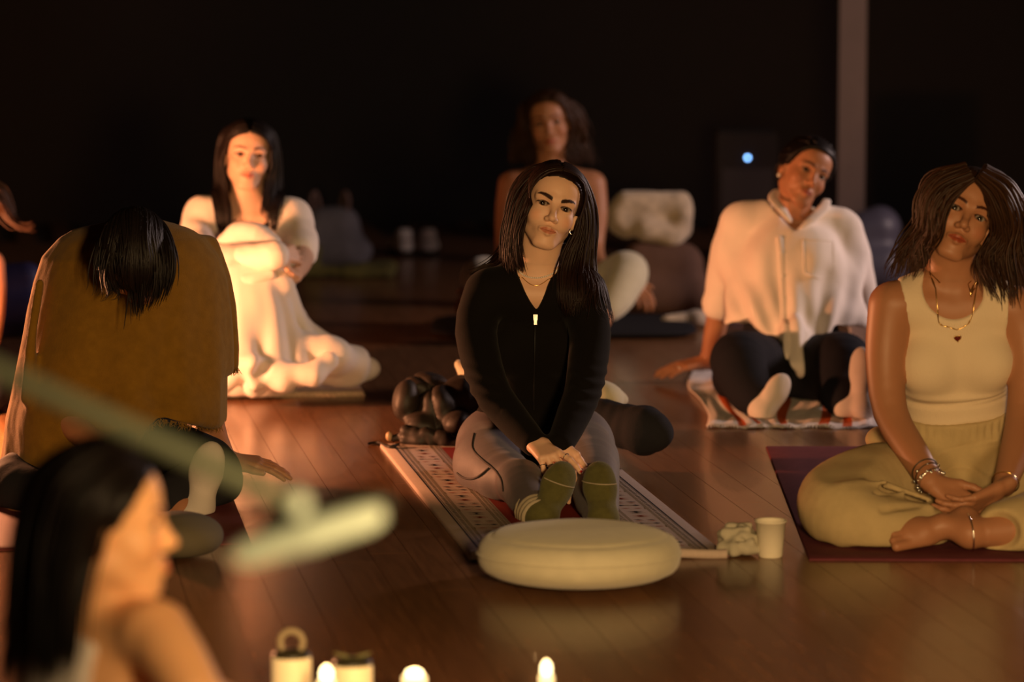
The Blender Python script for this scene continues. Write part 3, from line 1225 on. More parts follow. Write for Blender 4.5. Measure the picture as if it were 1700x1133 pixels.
# ------------------------------------------------------------------ striped towel
M_TOWEL = mat('white_towel', (.74, .66, .60), .95, bump=.6, bscale=300, spec=.1, sheen=.2)
M_STRIPE = mat('orange_stripe', (.62, .125, .035), .95, bump=.6, bscale=300, spec=.1)
t0 = on_floor(1173, 711); t1 = on_floor(1470, 711); t2 = on_floor(1142, 618)
eu = unit(t1 - t0); tw = np.linalg.norm(t1 - t0)
nu, nv = 90, 60
U = np.linspace(0, 1, nu); W_ = np.linspace(0, 1, nv)
P = np.zeros((nu, nv, 3))
for i, u_ in enumerate(U):
    for j, w_ in enumerate(W_):
        p = lerp(lerp(t0, t1, u_), lerp(t2, on_floor(1450, 618), u_), w_)
        p = p + A(.018 * math.sin(w_ * 7 + u_ * 9), .012 * math.sin(u_ * 23) * (1 - w_), 0)
        p[2] = .008 + .003 * math.sin(u_ * 31 + w_ * 4) + .002 * math.sin(u_ * 67 - w_ * 9) + .003 * math.sin(w_ * 17 + u_ * 5)
        P[i, j] = p
P[..., 2] = np.maximum(P[..., 2], .004)
idx = np.arange(nu * nv).reshape(nu, nv)
q = np.stack([idx[:-1, :-1], idx[1:, :-1], idx[1:, 1:], idx[:-1, 1:]], -1).reshape(-1, 4)
um = ((U[:-1] + U[1:]) / 2)
isst = np.zeros(nu - 1, int)
for c_, w_ in ((.165, .022), (.275, .022), (.46, .018), (.66, .020), (.76, .022), (.97, .02)):
    isst[np.abs(um - c_) < w_] = 1
mi = np.repeat(isst, nv - 1)
B = P.copy(); B[..., 2] -= .0035
rim = np.r_[idx[:, 0], idx[-1, 1:], idx[-2::-1, -1], idx[0, -2:0:-1]]
qs = np.stack([rim, rim + nu * nv, np.roll(rim, -1) + nu * nv, np.roll(rim, -1)], 1)
tow = put('striped_towel', (np.vstack([P.reshape(-1, 3), B.reshape(-1, 3)]), np.vstack([q, q[:, ::-1] + nu * nv, qs])), [M_TOWEL, M_STRIPE], base=t0,
          midx=np.r_[mi, mi, np.zeros(len(qs), int)], label='rumpled white towel with orange stripes under the woman in the white shirt', category='towel')
fr_ = []
for u_ in np.linspace(0.01, .99, 110):
    p = P[int(u_ * (nu - 1)), 0]
    fr_.append(tube([p, p + A(.004 * math.sin(u_ * 90), -.012, -.001), p + A(.006 * math.sin(u_ * 50), -.022, -.002 - p[2] * .4)], .0022, 4))
fm = merge(fr_); fm[0][:, 2] = np.maximum(fm[0][:, 2], .001)
put('fringe', fm, M_TOWEL, tow, kind='stuff')

# ------------------------------------------------------------------ woven mat of the woman on the left
M_STRAW = mat('woven_straw', (.62, .46, .33), .85, var=.15, vscale=40, spec=.2)
w0 = on_floor(300, 661); w1 = on_floor(606, 658); w2 = on_floor(588, 628)
eu = unit(w1 - w0); L_ = np.linalg.norm(w1 - w0)
ev = A(-eu[1], eu[0], 0); sk = unit(w2 - w1)
wm = put('woven_mat', slab(w0, eu, sk, L_, .95, .010, 160, 60, hfun=lambda U, V: .0035 * np.sin(U * 190) * np.sign(np.sin(V * 90)), edge=.003), M_STRAW, base=w0,
         label='woven straw mat under the cream blanket', category='mat')
br = [tube([w0 + eu * (u_ + .011), w0 + eu * (u_ + .004) + A(0, 0, .013), w0 + eu * (u_ - .008) + A(0, 0, .012) - ev * .004], .006, 5) for u_ in np.arange(.02, L_, .0185)]
put('braided_edge', merge(br), M_STRAW, wm, kind='stuff')

# ------------------------------------------------------------------ black puffer jacket, pillow, bolster
def lump(name, prims, m, label, cat, h=.006, k=.012, dispf=None, base=None, parent=None, floorz=.002, smooth=1):
    F = Field(k)
    for a, b, ra, rb in prims:
        F.cap(a, b, ra, rb)
    F.fn(lambda P: floorz - P[..., 2], [-1e3] * 3, [1e3] * 3, .01, 'i')
    v, q = F.mesh(h, smooth=smooth)
    if dispf is not None:
        v = v + normals(v, q) * dispf(v)[:, None]
        v[:, 2] = np.maximum(v[:, 2], floorz * .8)
    b = v.mean(0); b[2] = 0
    return put(name, (v, q), m, parent, base=b, label=label, category=cat)


def puffer():
    F = Field(.035)
    for c, r_, an in (((672, 668, 9.70), (.030, .050, .058), .25), ((708, 640, 9.80), (.06, .06, .034), .2), ((728, 672, 9.68), (.045, .055, .055), -.4),
                      ((768, 664, 9.72), (.060, .06, .062), -.3), ((766, 706, 9.62), (.045, .05, .036), -.3), ((706, 706, 9.66), (.060, .05, .030), .1), ((735, 690, 9.76), (.09, .07, .065), 0)):
        F.ell(at(*c), r_, rot((0, 1, 0), an))
    for a, b, ra in (((655, 728, 9.62), (676, 722, 9.62), .012), ((672, 718, 9.61), (694, 730, 9.59), .017), ((690, 722, 9.60), (716, 734, 9.58), .016), ((708, 724, 9.59), (742, 730, 9.57), .020),
                     ((668, 732, 9.60), (700, 735, 9.58), .010), ((738, 736, 9.57), (778, 735, 9.56), .017), ((684, 712, 9.63), (700, 716, 9.62), .015)):
        F.cap(at(*a), at(*b), ra, ra * .9, .008)
    F.fn(lambda P: .002 - P[..., 2], [-1e3] * 3, [1e3] * 3, .01, 'i')
    v, q = F.mesh(.0042)
    o_ = at(735, 720, 9.7)
    th = np.arctan2(v[:, 0] - o_[0], v[:, 2] - o_[2] + .05)
    up_ = np.clip((v[:, 2] - .035) / .03, 0, 1)
    quilt = np.abs(np.sin(th * 3.6 + .9 + .5 * np.sin(v[:, 1] * 18) + 2.5 * (v[:, 2] - .08)))
    v += normals(v, q) * (.020 * up_ * (np.sqrt(quilt) - .5) + .003 * fold(v, 70, 2) + .002 * fold(v, 140, 1))[:, None]
    v = relax(v, q, .4)
    v[:, 2] = np.maximum(v[:, 2], .0016)
    b = v.mean(0); b[2] = 0
    return put('puffer_jacket', (v, q), M_PUFF, base=b, label='shiny black puffer jacket bundled behind the patterned mat', category='jacket')


j = puffer()
put('drawstring', tube(resample(smooth_path([on_floor(662, 738, .02), on_floor(645, 742, .016), on_floor(628, 735, .006), on_floor(612, 737, .005)], [1] * 4, 6)[0], .006), .0042, 6), M_PUFF, j)
put('toggle', ball(on_floor(646, 725, .03), (.010, .010, .014), 10, 8), mat('toggle_brass', (.5, .33, .18), .4), j)
F = Field(.03)
for y_ in (0, .09):
    F.chain([at(800, 655, 9.75 + y_), at(890, 655, 9.73 + y_), at(1005, 664, 9.69 + y_)], [.050, .066, .046], .04, sub=3)
F.cap(at(802, 646, 9.75), at(762, 606, 9.77), .060, .016, .05)
F.cap(at(1000, 655, 9.71), at(1036, 664, 9.73), .034, .013, .04)
F.chain([at(800, 690, 9.79), at(1000, 690, 9.77)], [.05, .05], .05)
F.fn(lambda P: .002 - P[..., 2], [-1e3] * 3, [1e3] * 3, .01, 'i')
v, q = F.mesh(.007)
v += normals(v, q) * (.004 * fold(v, 30, 2))[:, None]
v[:, 2] = np.maximum(v[:, 2], .0016)
bb = v.mean(0); bb[2] = 0
pl = put('pillow', (v, q), M_CREAM, base=bb, label='cream pillow half hidden behind the woman in black', category='pillow')
lump('bolster', [(at(985, 694, 9.36), at(1072, 716, 9.24), .060, .064), (at(1072, 716, 9.24), at(1092, 720, 9.22), .064, .045)], M_DARK,
     'black stuffed bolster on the floorboards beside the patterned mat', 'cushion', .006, .02, lambda v: .0035 * fold(v, 40, 3) + .003 * fold(v, 90, 1))
# ------------------------------------------------------------------ woman in black, on the patterned mat
def limbs(F, pts, rads, inf=0.0, k=.02, sub=3):
    F.chain(pts, [r + inf for r in rads], k, sub=sub)


def woman_black():
    D = 8.85
    H = Head(at(921, 342, 8.775), yaw=7, pitch=7, roll=17, sc=1.0)
    J = dict(pel=at(888, 728, 9.10), neck=at(889, 456, 8.90), sl=at(806, 486, 8.87), sr=at(964, 490, 8.87), fwd=A(0, -1, -.2))
    armL = [J['sl'], at(790, 552, 8.82), at(812, 640, 8.70), at(846, 690, 8.63), at(886, 736, 8.53)]
    armR = [J['sr'], at(979, 556, 8.82), at(970, 640, 8.70), at(952, 690, 8.62), at(930, 738, 8.52)]
    rA = [.050, .047, .041, .036, .026]
    legL = [at(822, 742, 9.05), at(812, 765, 8.86), at(836, 796, 8.62), at(868, 808, 8.44), at(893, 857, 8.27)]
    legR = [at(955, 742, 9.05), at(972, 765, 8.86), at(985, 790, 8.60), at(990, 826, 8.42), at(998, 862, 8.25)]
    rL = [.092, .086, .062, .055, .038]
    # body
    F = Field(.02)
    torso(F, J, -.003)
    head_shape(F, H, .95)
    neck_shape(F, J, H, .049)
    limbs(F, armL, rA); limbs(F, armR, rA)
    limbs(F, legL, rL, -.018); limbs(F, legR, rL, -.016)
    h1 = hand(F, at(887, 737, 8.52), A(.040, -.070, -.022), A(-.10, -.45, .9), -1, sc=.97,
              curls=[(.25, .35, .3), (.75, .45, .3), (.85, .5, .3), (.95, .5, .3)], spread=.35, thumb=(.85, .5, -.3))
    h2 = hand(F, at(932, 742, 8.52), A(.02, -.25, -.22), A(0, -.5, .8), -1, sc=.92, curl=.45)
    vq = body_mesh(F, H, [h1, h2], hh=.0021)
    vq[0][:, 2] = np.maximum(vq[0][:, 2], .0135)
    T = np.ones((len(vq[0]), 3))
    face_tint(H, vq[0], T, brow=.0050, browc=(.04, .025, .02), lip=(.74, .44, .38), browz=(.0150, .0185, .0220, .0230, .0205), lash=.12)
    base = A(J['pel'][0], J['pel'][1], 0)
    p = put('person', vq, M_SKIN_FAIR, base=base, tint=T, category='person',
            label='long-haired woman in a black zip jacket and olive socks, sitting on the patterned mat')
    make_eyes(H, p, gaze=(-.06, 1, -.05))
    # jacket
    G = Field(.02)
    torso(G, J, .010, bust=1.0)
    limbs(G, armL, rA, .0085); limbs(G, armR, rA, .0085)
    u, f, r = J['u'], J['f'], J['r']
    G.ell(lerp(J['pel'], J['neck'], .12) + f * .02, A(.165, .115, .09), J['R'], .04)
    for a in (at(848, 470, 8.86), at(938, 472, 8.86)):       # stand-up collar pieces lying open
        G.cap(a - f * .02, a - f * .05 + u * .02, .02, .02, .03)
    apex = at(891, 543, 8.76)

    def wedge(P):
        x = (P - apex)
        z = x @ u; xx = x @ r
        y = x @ f
        c = np.where(xx < 0, np.cos(.52), np.cos(.42)); s_ = np.where(xx < 0, np.sin(.52), np.sin(.42))
        return np.maximum(np.abs(xx) * c - z * s_, -(y + .14))
    G.fn(wedge, apex + A(-.1, -.2, -.01), apex + A(.1, .22, .2), .004, 's')
    G.cap(J['neck'] - u * .02, H.w(0, 0, -.03), .064, .075, .012, 's')
    v, q = G.mesh(.0055)
    n = normals(v, q)
    arm = np.exp(-((v[:, 2] - at(812, 640, 8.7)[2]) / .05) ** 2) * (np.abs((v - J['pel']) @ r) > .09)
    v += n * (.0012 * fold(v, 34, 4) + .0025 * arm * np.sin(v[:, 2] * 210 + v[:, 0] * 60))[:, None]
    jk = put('zip_jacket', (v, q), M_BLACK, p)
    zl = np.array([at(lerp(891, 889, t), lerp(524, 690, t), 8.3) for t in np.linspace(0, 1, 24)])
    for _ in range(40):
        zl = zl + A(0, 1, -.1135) * np.maximum(G.eval(zl) - .0012, 0)[:, None] * .9
    put('zip', tube(zl, .0022, 6), mat('zip_tape', (.008, .008, .008), .5), jk)
    pa = at(891, 522, 8.4)
    for _ in range(40):
        pa = pa + A(0, 1, -.1135) * max(float(G.eval(pa[None])[0]) - .002, 0) * .9
    put('zip_pull', merge([box(pa + A(-.0055, -.003, -.012), pa + A(.0055, .003, .003)), box(pa + A(-.004, -.0045, -.024), pa + A(.004, -.001, -.010))]),
        M_SILVER, jk, label='silver zip pull', smooth=False)
    # leggings
    L = Field(.02)
    limbs(L, legL[:3], [.090, .084, .064], .004, sub=4); limbs(L, legR, rL, .004, sub=4)
    L.chain([at(842, 794, 8.68), at(864, 803, 8.48), at(877, 830, 8.36), legL[4]], [.046, .062, .050, .038], .045, sub=4)
    L.ell(J['pel'], A(.165, .118, .108), J['R'], .05)
    L.cap(J['pel'] + A(-.05, .0, -.02), legL[0], .10, .10, .04); L.cap(J['pel'] + A(.05, 0, -.02), legR[0], .10, .10, .04)
    L.ell(at(806, 778, 8.90), A(.075, .16, .062), None, .05)
    L.fn(lambda P: .0125 - P[..., 2], [-1e3] * 3, [1e3] * 3, .01, 'i')
    v, q = L.mesh(.0055)
    v += normals(v, q) * (.0015 * fold(v, 40, 1))[:, None]
    lg = put('leggings', (v, q), M_LEGGING, p)
    s1 = [at(786, 722, 8.72), at(784, 745, 8.70), at(800, 762, 8.66), at(818, 776, 8.60), at(832, 792, 8.55), at(836, 812, 8.53)]
    s2 = [at(759, 786, 8.78), at(772, 794, 8.74), at(790, 792, 8.68), at(812, 776, 8.62)]
    for s_ in (s1, s2):
        pts = np.array(smooth_path([A(*x) for x in s_], [1] * len(s_), 6)[0])
        # drop the seam on the cloth along the view from the front
        P = pts + A(0, -.25, .028)
        for _ in range(30):
            P = P + A(0, 1, -.1135) * np.maximum(L.eval(P) - .0012, 0)[:, None]
        put('seam', tube(P, .0028, 6), M_SEAM, lg)
    # socks
    for nm, hl, te, an, cuff in (('l', at(905, 884, 8.215), at(943, 769, 8.33), legL[-1], True), ('r', at(1003, 884, 8.20), at(991, 768, 8.31), legR[-1], False)):
        S = Field(.02)
        hl = A(hl[0], hl[1], max(hl[2], .018))
        foot(S, hl, te, A(-.05 if nm == 'l' else .05, -1, -.30), an, 1.0, inf=.003)
        v, q = S.mesh(.004)
        sk = put('sock', (v, q), M_SOCK, p)
        l = unit(te - hl); w = unit(np.cross(A(0, -1, -.3), l))
        c = lerp(hl, te, .62)
        pts = [c + w * x + A(0, -.09, 0) + l * (.012 * (1 if nm == 'r' else -1) * x / .045 + .004) for x in np.linspace(-.042, .042, 24)]
        P = np.array(pts)
        for _ in range(30):
            P = P + A(0, 1, 0) * np.maximum(S.eval(P) - .0006, 0)[:, None] * .9
        put('toe_seam', tube(P, .0017, 5), M_SOCK_CUFF, sk, label='pale toe seam')
        if cuff:
            an2 = at(896, 860, 8.262)
            d = unit(at(876, 836, 8.36) - an2)
            K = Field(.008)
            K.cap(an2 + d * .008, an2 + d * .036, .040, .045)
            K.cap(an2 + d * .050, an2 + d * .12, .044, .05, .004, 's')
            for i in range(4):
                c = an2 + d * (.004 + i * .017)
                t_ = ring_around(c, d, .0425 + .0008 * i, .006)
                K.pr.append(('u', 'f', (lambda c, d, R: (lambda P: np.sqrt((np.linalg.norm((P - c) - ((P - c) @ d)[..., None] * d, axis=-1) - R) ** 2 + ((P - c) @ d) ** 2) - .006))(c, d, .042 + .0008 * i),
                             .006, c - .06, c + .06))
            put('sock_cuff', K.mesh(.004), M_SOCK_CUFF, sk, label='pale ribbed sock cuff')
    # hair over head, neck and shoulders
    C = Field(.02)
    head_shape(C, H); neck_shape(C, J, H); torso(C, J, .010)
    limbs(C, armL, rA, .008); limbs(C, armR, rA, .008)
    d = 8.80
    hair_sheets(H, C, p, M_HAIR, [
        [gp(d, (931, 293, .0), (911, 302), (899, 322), (888, 346, -.025), (873, 366, -.035), (866, 392, -.035), (869, 428, -.03), (874, 458, -.01)),
         gp(d, (928, 284, .02), (894, 294, .01), (872, 326, -.005), (858, 360, -.01), (852, 395, -.01), (852, 430, -.01), (856, 462, .01)),
         gp(d, (924, 272, .06), (884, 281, .05), (858, 312, .06), (843, 352, .07), (838, 392, .07), (836, 425, .06), (834, 456, .04))],
        [gp(d, (924, 271, .07), (880, 282, .10), (855, 320, .12), (845, 370, .14), (838, 415, .14), (808, 442, .10), (768, 456, .10)),
         gp(d, (930, 268, .10), (885, 285, .16), (860, 340, .18), (850, 400, .20), (840, 440, .18), (815, 458, .14), (788, 470, .12))],
        [gp(d, (900, 318, .03), (886, 346, .04), (870, 366, .05), (862, 392, .05), (865, 428, .05), (868, 458, .04)),
         gp(d, (880, 318, .08), (860, 346, .09), (850, 375, .10), (846, 400, .10), (846, 430, .09), (848, 458, .07))],
        [gp(d, (932, 293, .0), (948, 312, .02), (959, 342, .03), (958, 374, .03), (950, 402, .03), (934, 440, .02), (929, 475, 0), (936, 520, -.01)),
         gp(d, (934, 284, .02), (962, 306, .04), (972, 342, .05), (974, 385, .05), (966, 430, .05), (957, 475, .02), (962, 520, .0), (968, 540, .0)),
         gp(d, (936, 272, .05), (966, 292, .06), (983, 334, .07), (988, 385, .08), (987, 432, .07), (990, 480, .05), (999, 525, .03), (1005, 552, .03))]],
        n=340, r=.0030, depth=.035, jit=.0045, seed=3, wave=.003, cap=.009,
        back=([H.w(0, -.05, .02), at(905, 400, 8.97), at(900, 470, 9.0)], [.09, .075, .06]))
    # jewellery
    P = neck_loop(F, J, .052, .012, .002, 90, center=J['neck'] + u * .030)
    put('pearl_choker', beads(resample(P, .0052), .0027), M_PEARL, p)
    P = neck_loop(F, J, .058, .030, .0015, 90, center=J['neck'] + u * .015)
    put('chain_necklace', tube(P, .0011, 5), M_GOLD, p)
    e = H.w(.074, -.008, -.045)
    hp = put('earring', ring_around(e, H.f, .0075, .0016), M_SILVER, p)
    put('pearl_drop', ball(e - A(0, 0, .017), .0040, 10, 8), M_PEARL, hp)
    for i, jn in ((3, 0), (2, 0)):
        a, b = h1['kn'][i][0], h1['kn'][i][1]
        put('ring', ring_around(lerp(a, b, .55), b - a, .0094, .0014, 18), M_SILVER, p)
    a, b = h1['kn'][0][0], h1['kn'][0][1]
    put('ring', ring_around(lerp(a, b, .62), b - a, .0094, .0014, 18), M_SILVER, p)
    for t, dd, n_ in h1['tips']:
        put('nail', ball(t + n_ * .004 + dd * .002, (.0052, .0052, .0042), 8, 6), M_NAIL, p)
    br = [lerp(armL[-2], armL[-1], .90) + A(0, 0, 0)]
    put('bracelet', ring_around(at(889, 739, 8.52), armL[-1] - armL[-2], .0285, .0013, 26), M_GOLD, p)
    return p


woman_black()
# ------------------------------------------------------------------ woman in the cream tank top, right
def woman_tank():
    sc = 1.06
    H = Head(at(1607, 353, 8.17), yaw=2, pitch=12, roll=24, sc=1.05)
    J = dict(pel=at(1592, 800, 8.42), neck=at(1578, 462, 8.30), sl=at(1479, 506, 8.28), sr=at(1690, 514, 8.28), fwd=A(0, -1, -.1))
    armL = [J['sl'], at(1470, 590, 8.27), at(1478, 684, 8.22), at(1516, 752, 8.12), at(1546, 800, 8.03)]
    armR = [J['sr'], at(1706, 590, 8.27), at(1700, 684, 8.22), at(1684, 755, 8.12), at(1668, 806, 8.03)]
    rA = [.056, .050, .043, .038, .028]
    legL = [at(1540, 806, 8.36), at(1455, 816, 8.20), at(1392, 838, 8.04), at(1440, 872, 7.95), at(1530, 884, 7.98)]
    legR = [at(1640, 806, 8.36), at(1725, 816, 8.20), at(1795, 842, 8.04), at(1715, 874, 7.92), at(1610, 886, 7.88)]
    rL = [.10, .094, .074, .060, .036]
    F = Field(.02)
    torso(F, J, -.002, s=sc, bust=1.0)
    head_shape(F, H, .97)
    neck_shape(F, J, H, .051)
    limbs(F, armL, rA); limbs(F, armR, rA)
    limbs(F, legL, rL, -.012); limbs(F, legR, rL, -.006)
    h1 = hand(F, at(1549, 803, 8.02), A(.34, -.16, -.22), A(.15, -.75, .62), -1, sc=1.0,
              curls=[(.75, .9, .5), (.85, 1.0, .5), (.95, 1.0, .5), (1.0, 1.0, .5)], spread=.08, thumb=(.5, .7, .1), tcurl=.3)
    h2 = hand(F, at(1664, 810, 8.00), A(-.42, -.12, -.20), A(-.1, -.6, -.75), -1, sc=1.0, curl=.32, spread=.06, thumb=(.62, .75, .25), tcurl=.2)
    hl, te = at(1618, 893, 7.97), at(1474, 902, 7.88)
    te[2] = .030; hl[2] = .042
    Ff = Field(.02)
    foot(F, hl, te, A(.1, -.05, -.35) + A(0, .55, 0), legR[-1], 1.0, toes=True)
    fb = (np.minimum(hl, te) - .07, np.maximum(hl, te) + .07, .003)
    vq = body_mesh(F, H, [h1, h2], hh=.0022, extra=[fb])
    vq[0][:, 2] = np.maximum(vq[0][:, 2], .0065)
    T = np.ones((len(vq[0]), 3))
    face_tint(H, vq[0], T, brow=.0036, browc=(.12, .07, .05), lip=(.80, .36, .30), lash=.2)
    base = A(J['pel'][0], J['pel'][1], 0)
    p = put('person', vq, M_SKIN_TAN, base=base, tint=T, category='person',
            label='woman in a cream tank top and khaki trousers sitting cross-legged on the burgundy mat')
    make_eyes(H, p, gaze=(-.05, 1, -.15), iris=(.05, .035, .02))
    u, f, r = J['u'], J['f'], J['r']
    # tank top
    G = Field(.02)
    torso(G, J, .006, s=sc, bust=1.0)
    for sh, sg in ((J['sl'], -1), (J['sr'], 1)):
        c = lerp(J['neck'], sh, .93) - u * .03
        G.ell(c + r * sg * .030, A(.056, .13, .125), J['R'], .006, 's')
    G.ell(J['neck'] + f * .085 + u * .010, A(.078, .10, .088), J['R'], .008, 's')
    G.cap(J['neck'] - u * .03, H.w(0, 0, -.03), .068, .08, .01, 's')
    hemc = at(1590, 722, 8.22)
    G.fn(lambda P: -((P - hemc) @ u) + .004 * np.sin(P[..., 0] * 40), [-1e3] * 3, [1e3] * 3, .008, 'i')
    v, q = G.mesh(.005)
    n = normals(v, q)
    zz = (v - hemc) @ u
    fo = np.exp(-((zz - .075 - .008 * np.sin(v[:, 0] * 9)) / .010) ** 2) * .006 - np.exp(-((zz - .060 - .006 * np.sin(v[:, 0] * 11)) / .006) ** 2) * .006 \
        - np.exp(-((zz - .048) / .004) ** 2) * .0035 + np.exp(-((zz - .004) / .010) ** 2) * .004
    front = np.clip((v - J['chest']) @ f * 20, 0, 1)
    v += n * (fo * front + .002 * fold(v, 26, 2))[:, None]
    tk = put('tank_top', (v, q), M_TANK, p)
    # trousers
    L = Field(.02)
    limbs(L, legL, [.117, .117, .099, .083, .067], .002, sub=8, k=.03)
    limbs(L, legR[:4] + [at(1668, 880, 7.90)], [.116, .116, .098, .080, .066], .002, sub=4, k=.03)
    L.ell(J['pel'], A(.178, .125, .115), J['R'], .06)
    L.ell(lerp(J['pel'], J['neck'], .32), A(.150, .119, .15), J['R'], .05)
    L.ell(at(1470, 730, 8.45), A(.05, .05, .035), None, .04)
    L.cap(at(1462, 880, 7.94), at(1500, 893, 7.93), .052, .030, .03)
    wb = at(1590, 718, 8.22)
    L.fn(lambda P: (P - wb) @ u, [-1e3] * 3, [1e3] * 3, .006, 'i')
    L.fn(lambda P: .0075 - P[..., 2], [-1e3] * 3, [1e3] * 3, .012, 'i')
    L.cap(at(1655, 884, 7.83), at(1560, 893, 7.83), .056, .05, .008, 's')
    for a, b in ((at(1400, 812, 7.95), at(1470, 800, 7.98)), (at(1420, 838, 7.93), at(1500, 818, 7.98)), (at(1470, 805, 8.0), at(1545, 830, 8.02)), (at(1392, 880, 7.94), at(1350, 850, 8.0)),
                 (at(1480, 850, 7.93), at(1545, 842, 7.95)), (at(1400, 905, 7.93), at(1440, 880, 7.88))):
        L.cap(a, b, .010, .006, .02)
    for a, b in ((at(1500, 795, 8.0), at(1560, 822, 8.02)), (at(1440, 828, 7.925), at(1490, 812, 7.97)), (at(1466, 848, 7.885), at(1525, 838, 7.94))):
        L.cap(a, b, .006, .006, .012, 's')
    v, q = L.mesh(.0055, smooth=2)
    n = normals(v, q)
    z2 = (v - wb) @ u
    belly = (np.abs((v - J['pel']) @ r) < .175) * np.clip((v[:, 1] - 8.17) / .04, 0, 1)
    gather = np.exp(-((z2 + .025) / .022) ** 2) * belly
    v += n * (.004 * fold(v, 20, 3) + .002 * fold(v, 48, 1) + .002 * gather * np.sin(v[:, 0] * 330) - .004 * belly * np.exp(-((z2 + .055 + .01 * np.sin(v[:, 0] * 14)) / .004) ** 2)
              - .004 * belly * np.exp(-((z2 + .095 + .012 * np.sin(v[:, 0] * 11 + 1)) / .004) ** 2))[:, None]
    v[:, 2] = np.maximum(v[:, 2], .0068)
    put('trousers', (v, q), M_KHAKI, p)
    C = Field(.02)
    head_shape(C, H); neck_shape(C, J, H); torso(C, J, .008, s=sc)
    limbs(C, armL, rA, .002); limbs(C, armR, rA, .002)
    d = 8.12
    hair_sheets(H, C, p, M_HAIR_BROWN, [
        [gp(d, (1617, 300), (1590, 320), (1572, 343), (1558, 366), (1549, 390), (1546, 414, .02), (1540, 440, .03), (1520, 462, .03)),
         gp(d, (1612, 288, .02), (1570, 308, .03), (1550, 345, .05), (1536, 385, .07), (1524, 420, .08), (1506, 448, .09), (1490, 468, .09)),
         gp(d, (1602, 272, .07), (1556, 290, .09), (1536, 330, .11), (1521, 380, .13), (1503, 420, .14), (1482, 452, .13), (1468, 476, .12))],
        [gp(d, (1620, 300), (1641, 324, .01), (1652, 358, .03), (1651, 390, .05), (1643, 415, .05), (1634, 442, .05), (1634, 468, .03), (1646, 500, .02)),
         gp(d, (1628, 288, .02), (1662, 315, .04), (1674, 360, .06), (1676, 405, .08), (1670, 450, .08), (1668, 485, .05), (1680, 512, .05)),
         gp(d, (1638, 275, .05), (1673, 299, .08), (1690, 340, .10), (1702, 385, .12), (1712, 435, .13), (1714, 485, .11), (1706, 515, .10))]],
        n=330, r=.0032, depth=.05, jit=.009, seed=8, wave=.011, cap=.010, cut=(.72, 1.0), flyaway=.12,
        back=([H.w(0, -.05, .02), at(1600, 420, 8.37), at(1592, 470, 8.42)], [.10, .10, .08]))
    # jewellery
    P = neck_loop(C, J, .062, .118, .003, 90, center=J['neck'] + u * .012, vee=.62)
    nk = put('necklace', tube(P, .0012, 5), M_GOLD, p)
    lk = []
    for i in range(0, 90, 3):
        a, b = P[i], P[(i + 2) % 90]
        lk.append(tube([a, lerp(a, b, .5), b], [.0012, .0021, .0012], 5))
    put('link', merge(lk), M_GOLD, nk, kind='stuff')
    low = P[0]
    t = np.linspace(0, 2 * math.pi, 40, endpoint=False)
    hx = 16 * np.sin(t) ** 3; hz = 13 * np.cos(t) - 5 * np.cos(2 * t) - 2 * np.cos(3 * t) - np.cos(4 * t)
    c = low - u * .020 + f * .004
    hp = np.array([c + r * x * .00052 + u * z * .00055 for x, z in zip(hx, hz)])
    pd = put('heart_pendant', plate(hp, .0022, f), mat('red_stone', (.12, .012, .010), .25), nk, smooth=False, label='dark red heart pendant')
    put('pendant_rim', tube(hp + f * .0015, .0013, 5, closed=True), M_GOLD, nk)
    e = H.w(.074, -.010, -.046)
    put('earring', ring_around(e, H.f, .008, .0014), M_GOLD, p)
    a = unit(armL[-1] - armL[-2])
    w0 = at(1549, 803, 8.02)
    for k, (o_, rr, tr, m) in enumerate(((-.050, .033, .0018, M_LID), (-.034, .033, .0014, M_LID), (-.012, .034, .0016, M_SILVER))):
        c = w0 + a * o_
        b = put('bracelet', ring_around(c, a + A(.12 * k, 0, .1), rr, tr, 30), m, p, label=('thin dark cord bracelet', 'dark cord bracelet with silver beads', 'chunky silver charm bracelet')[k])
        rg = np.random.RandomState(k)
        if k:
            e1 = unit(np.cross(a, A(.3, .2, 1))); e2 = np.cross(a, e1)
            bp = [c + (rr + .002) * (math.cos(t_) * e1 + math.sin(t_) * e2) - A(0, 0, rg.rand() * .004 * k) for t_ in np.linspace(0, 6.28, 8 if k == 1 else 22)]
            put('charm', merge([ball(x, .0026 + .0022 * rg.rand(), 7, 5) for x in bp]), M_SILVER, b, kind='stuff')
    a = unit(armR[-1] - armR[-2])
    put('bracelet', ring_around(at(1668, 806, 8.03) - a * .01, a, .033, .0014, 30), M_GOLD, p, label='thin gold chain bracelet')
    ax = unit(at(1640, 884, 7.88) - at(1585, 890, 7.87))
    put('anklet', ring_around(at(1608, 886, 7.88), ax, .0475, .0020, 34), M_SILVER, p)
    tp = h2['thumb'][2]
    put('nail', ball(tp + A(-.004, -.005, .004), (.007, .005, .005), 8, 6), M_NAIL_PALE, p)


woman_tank()
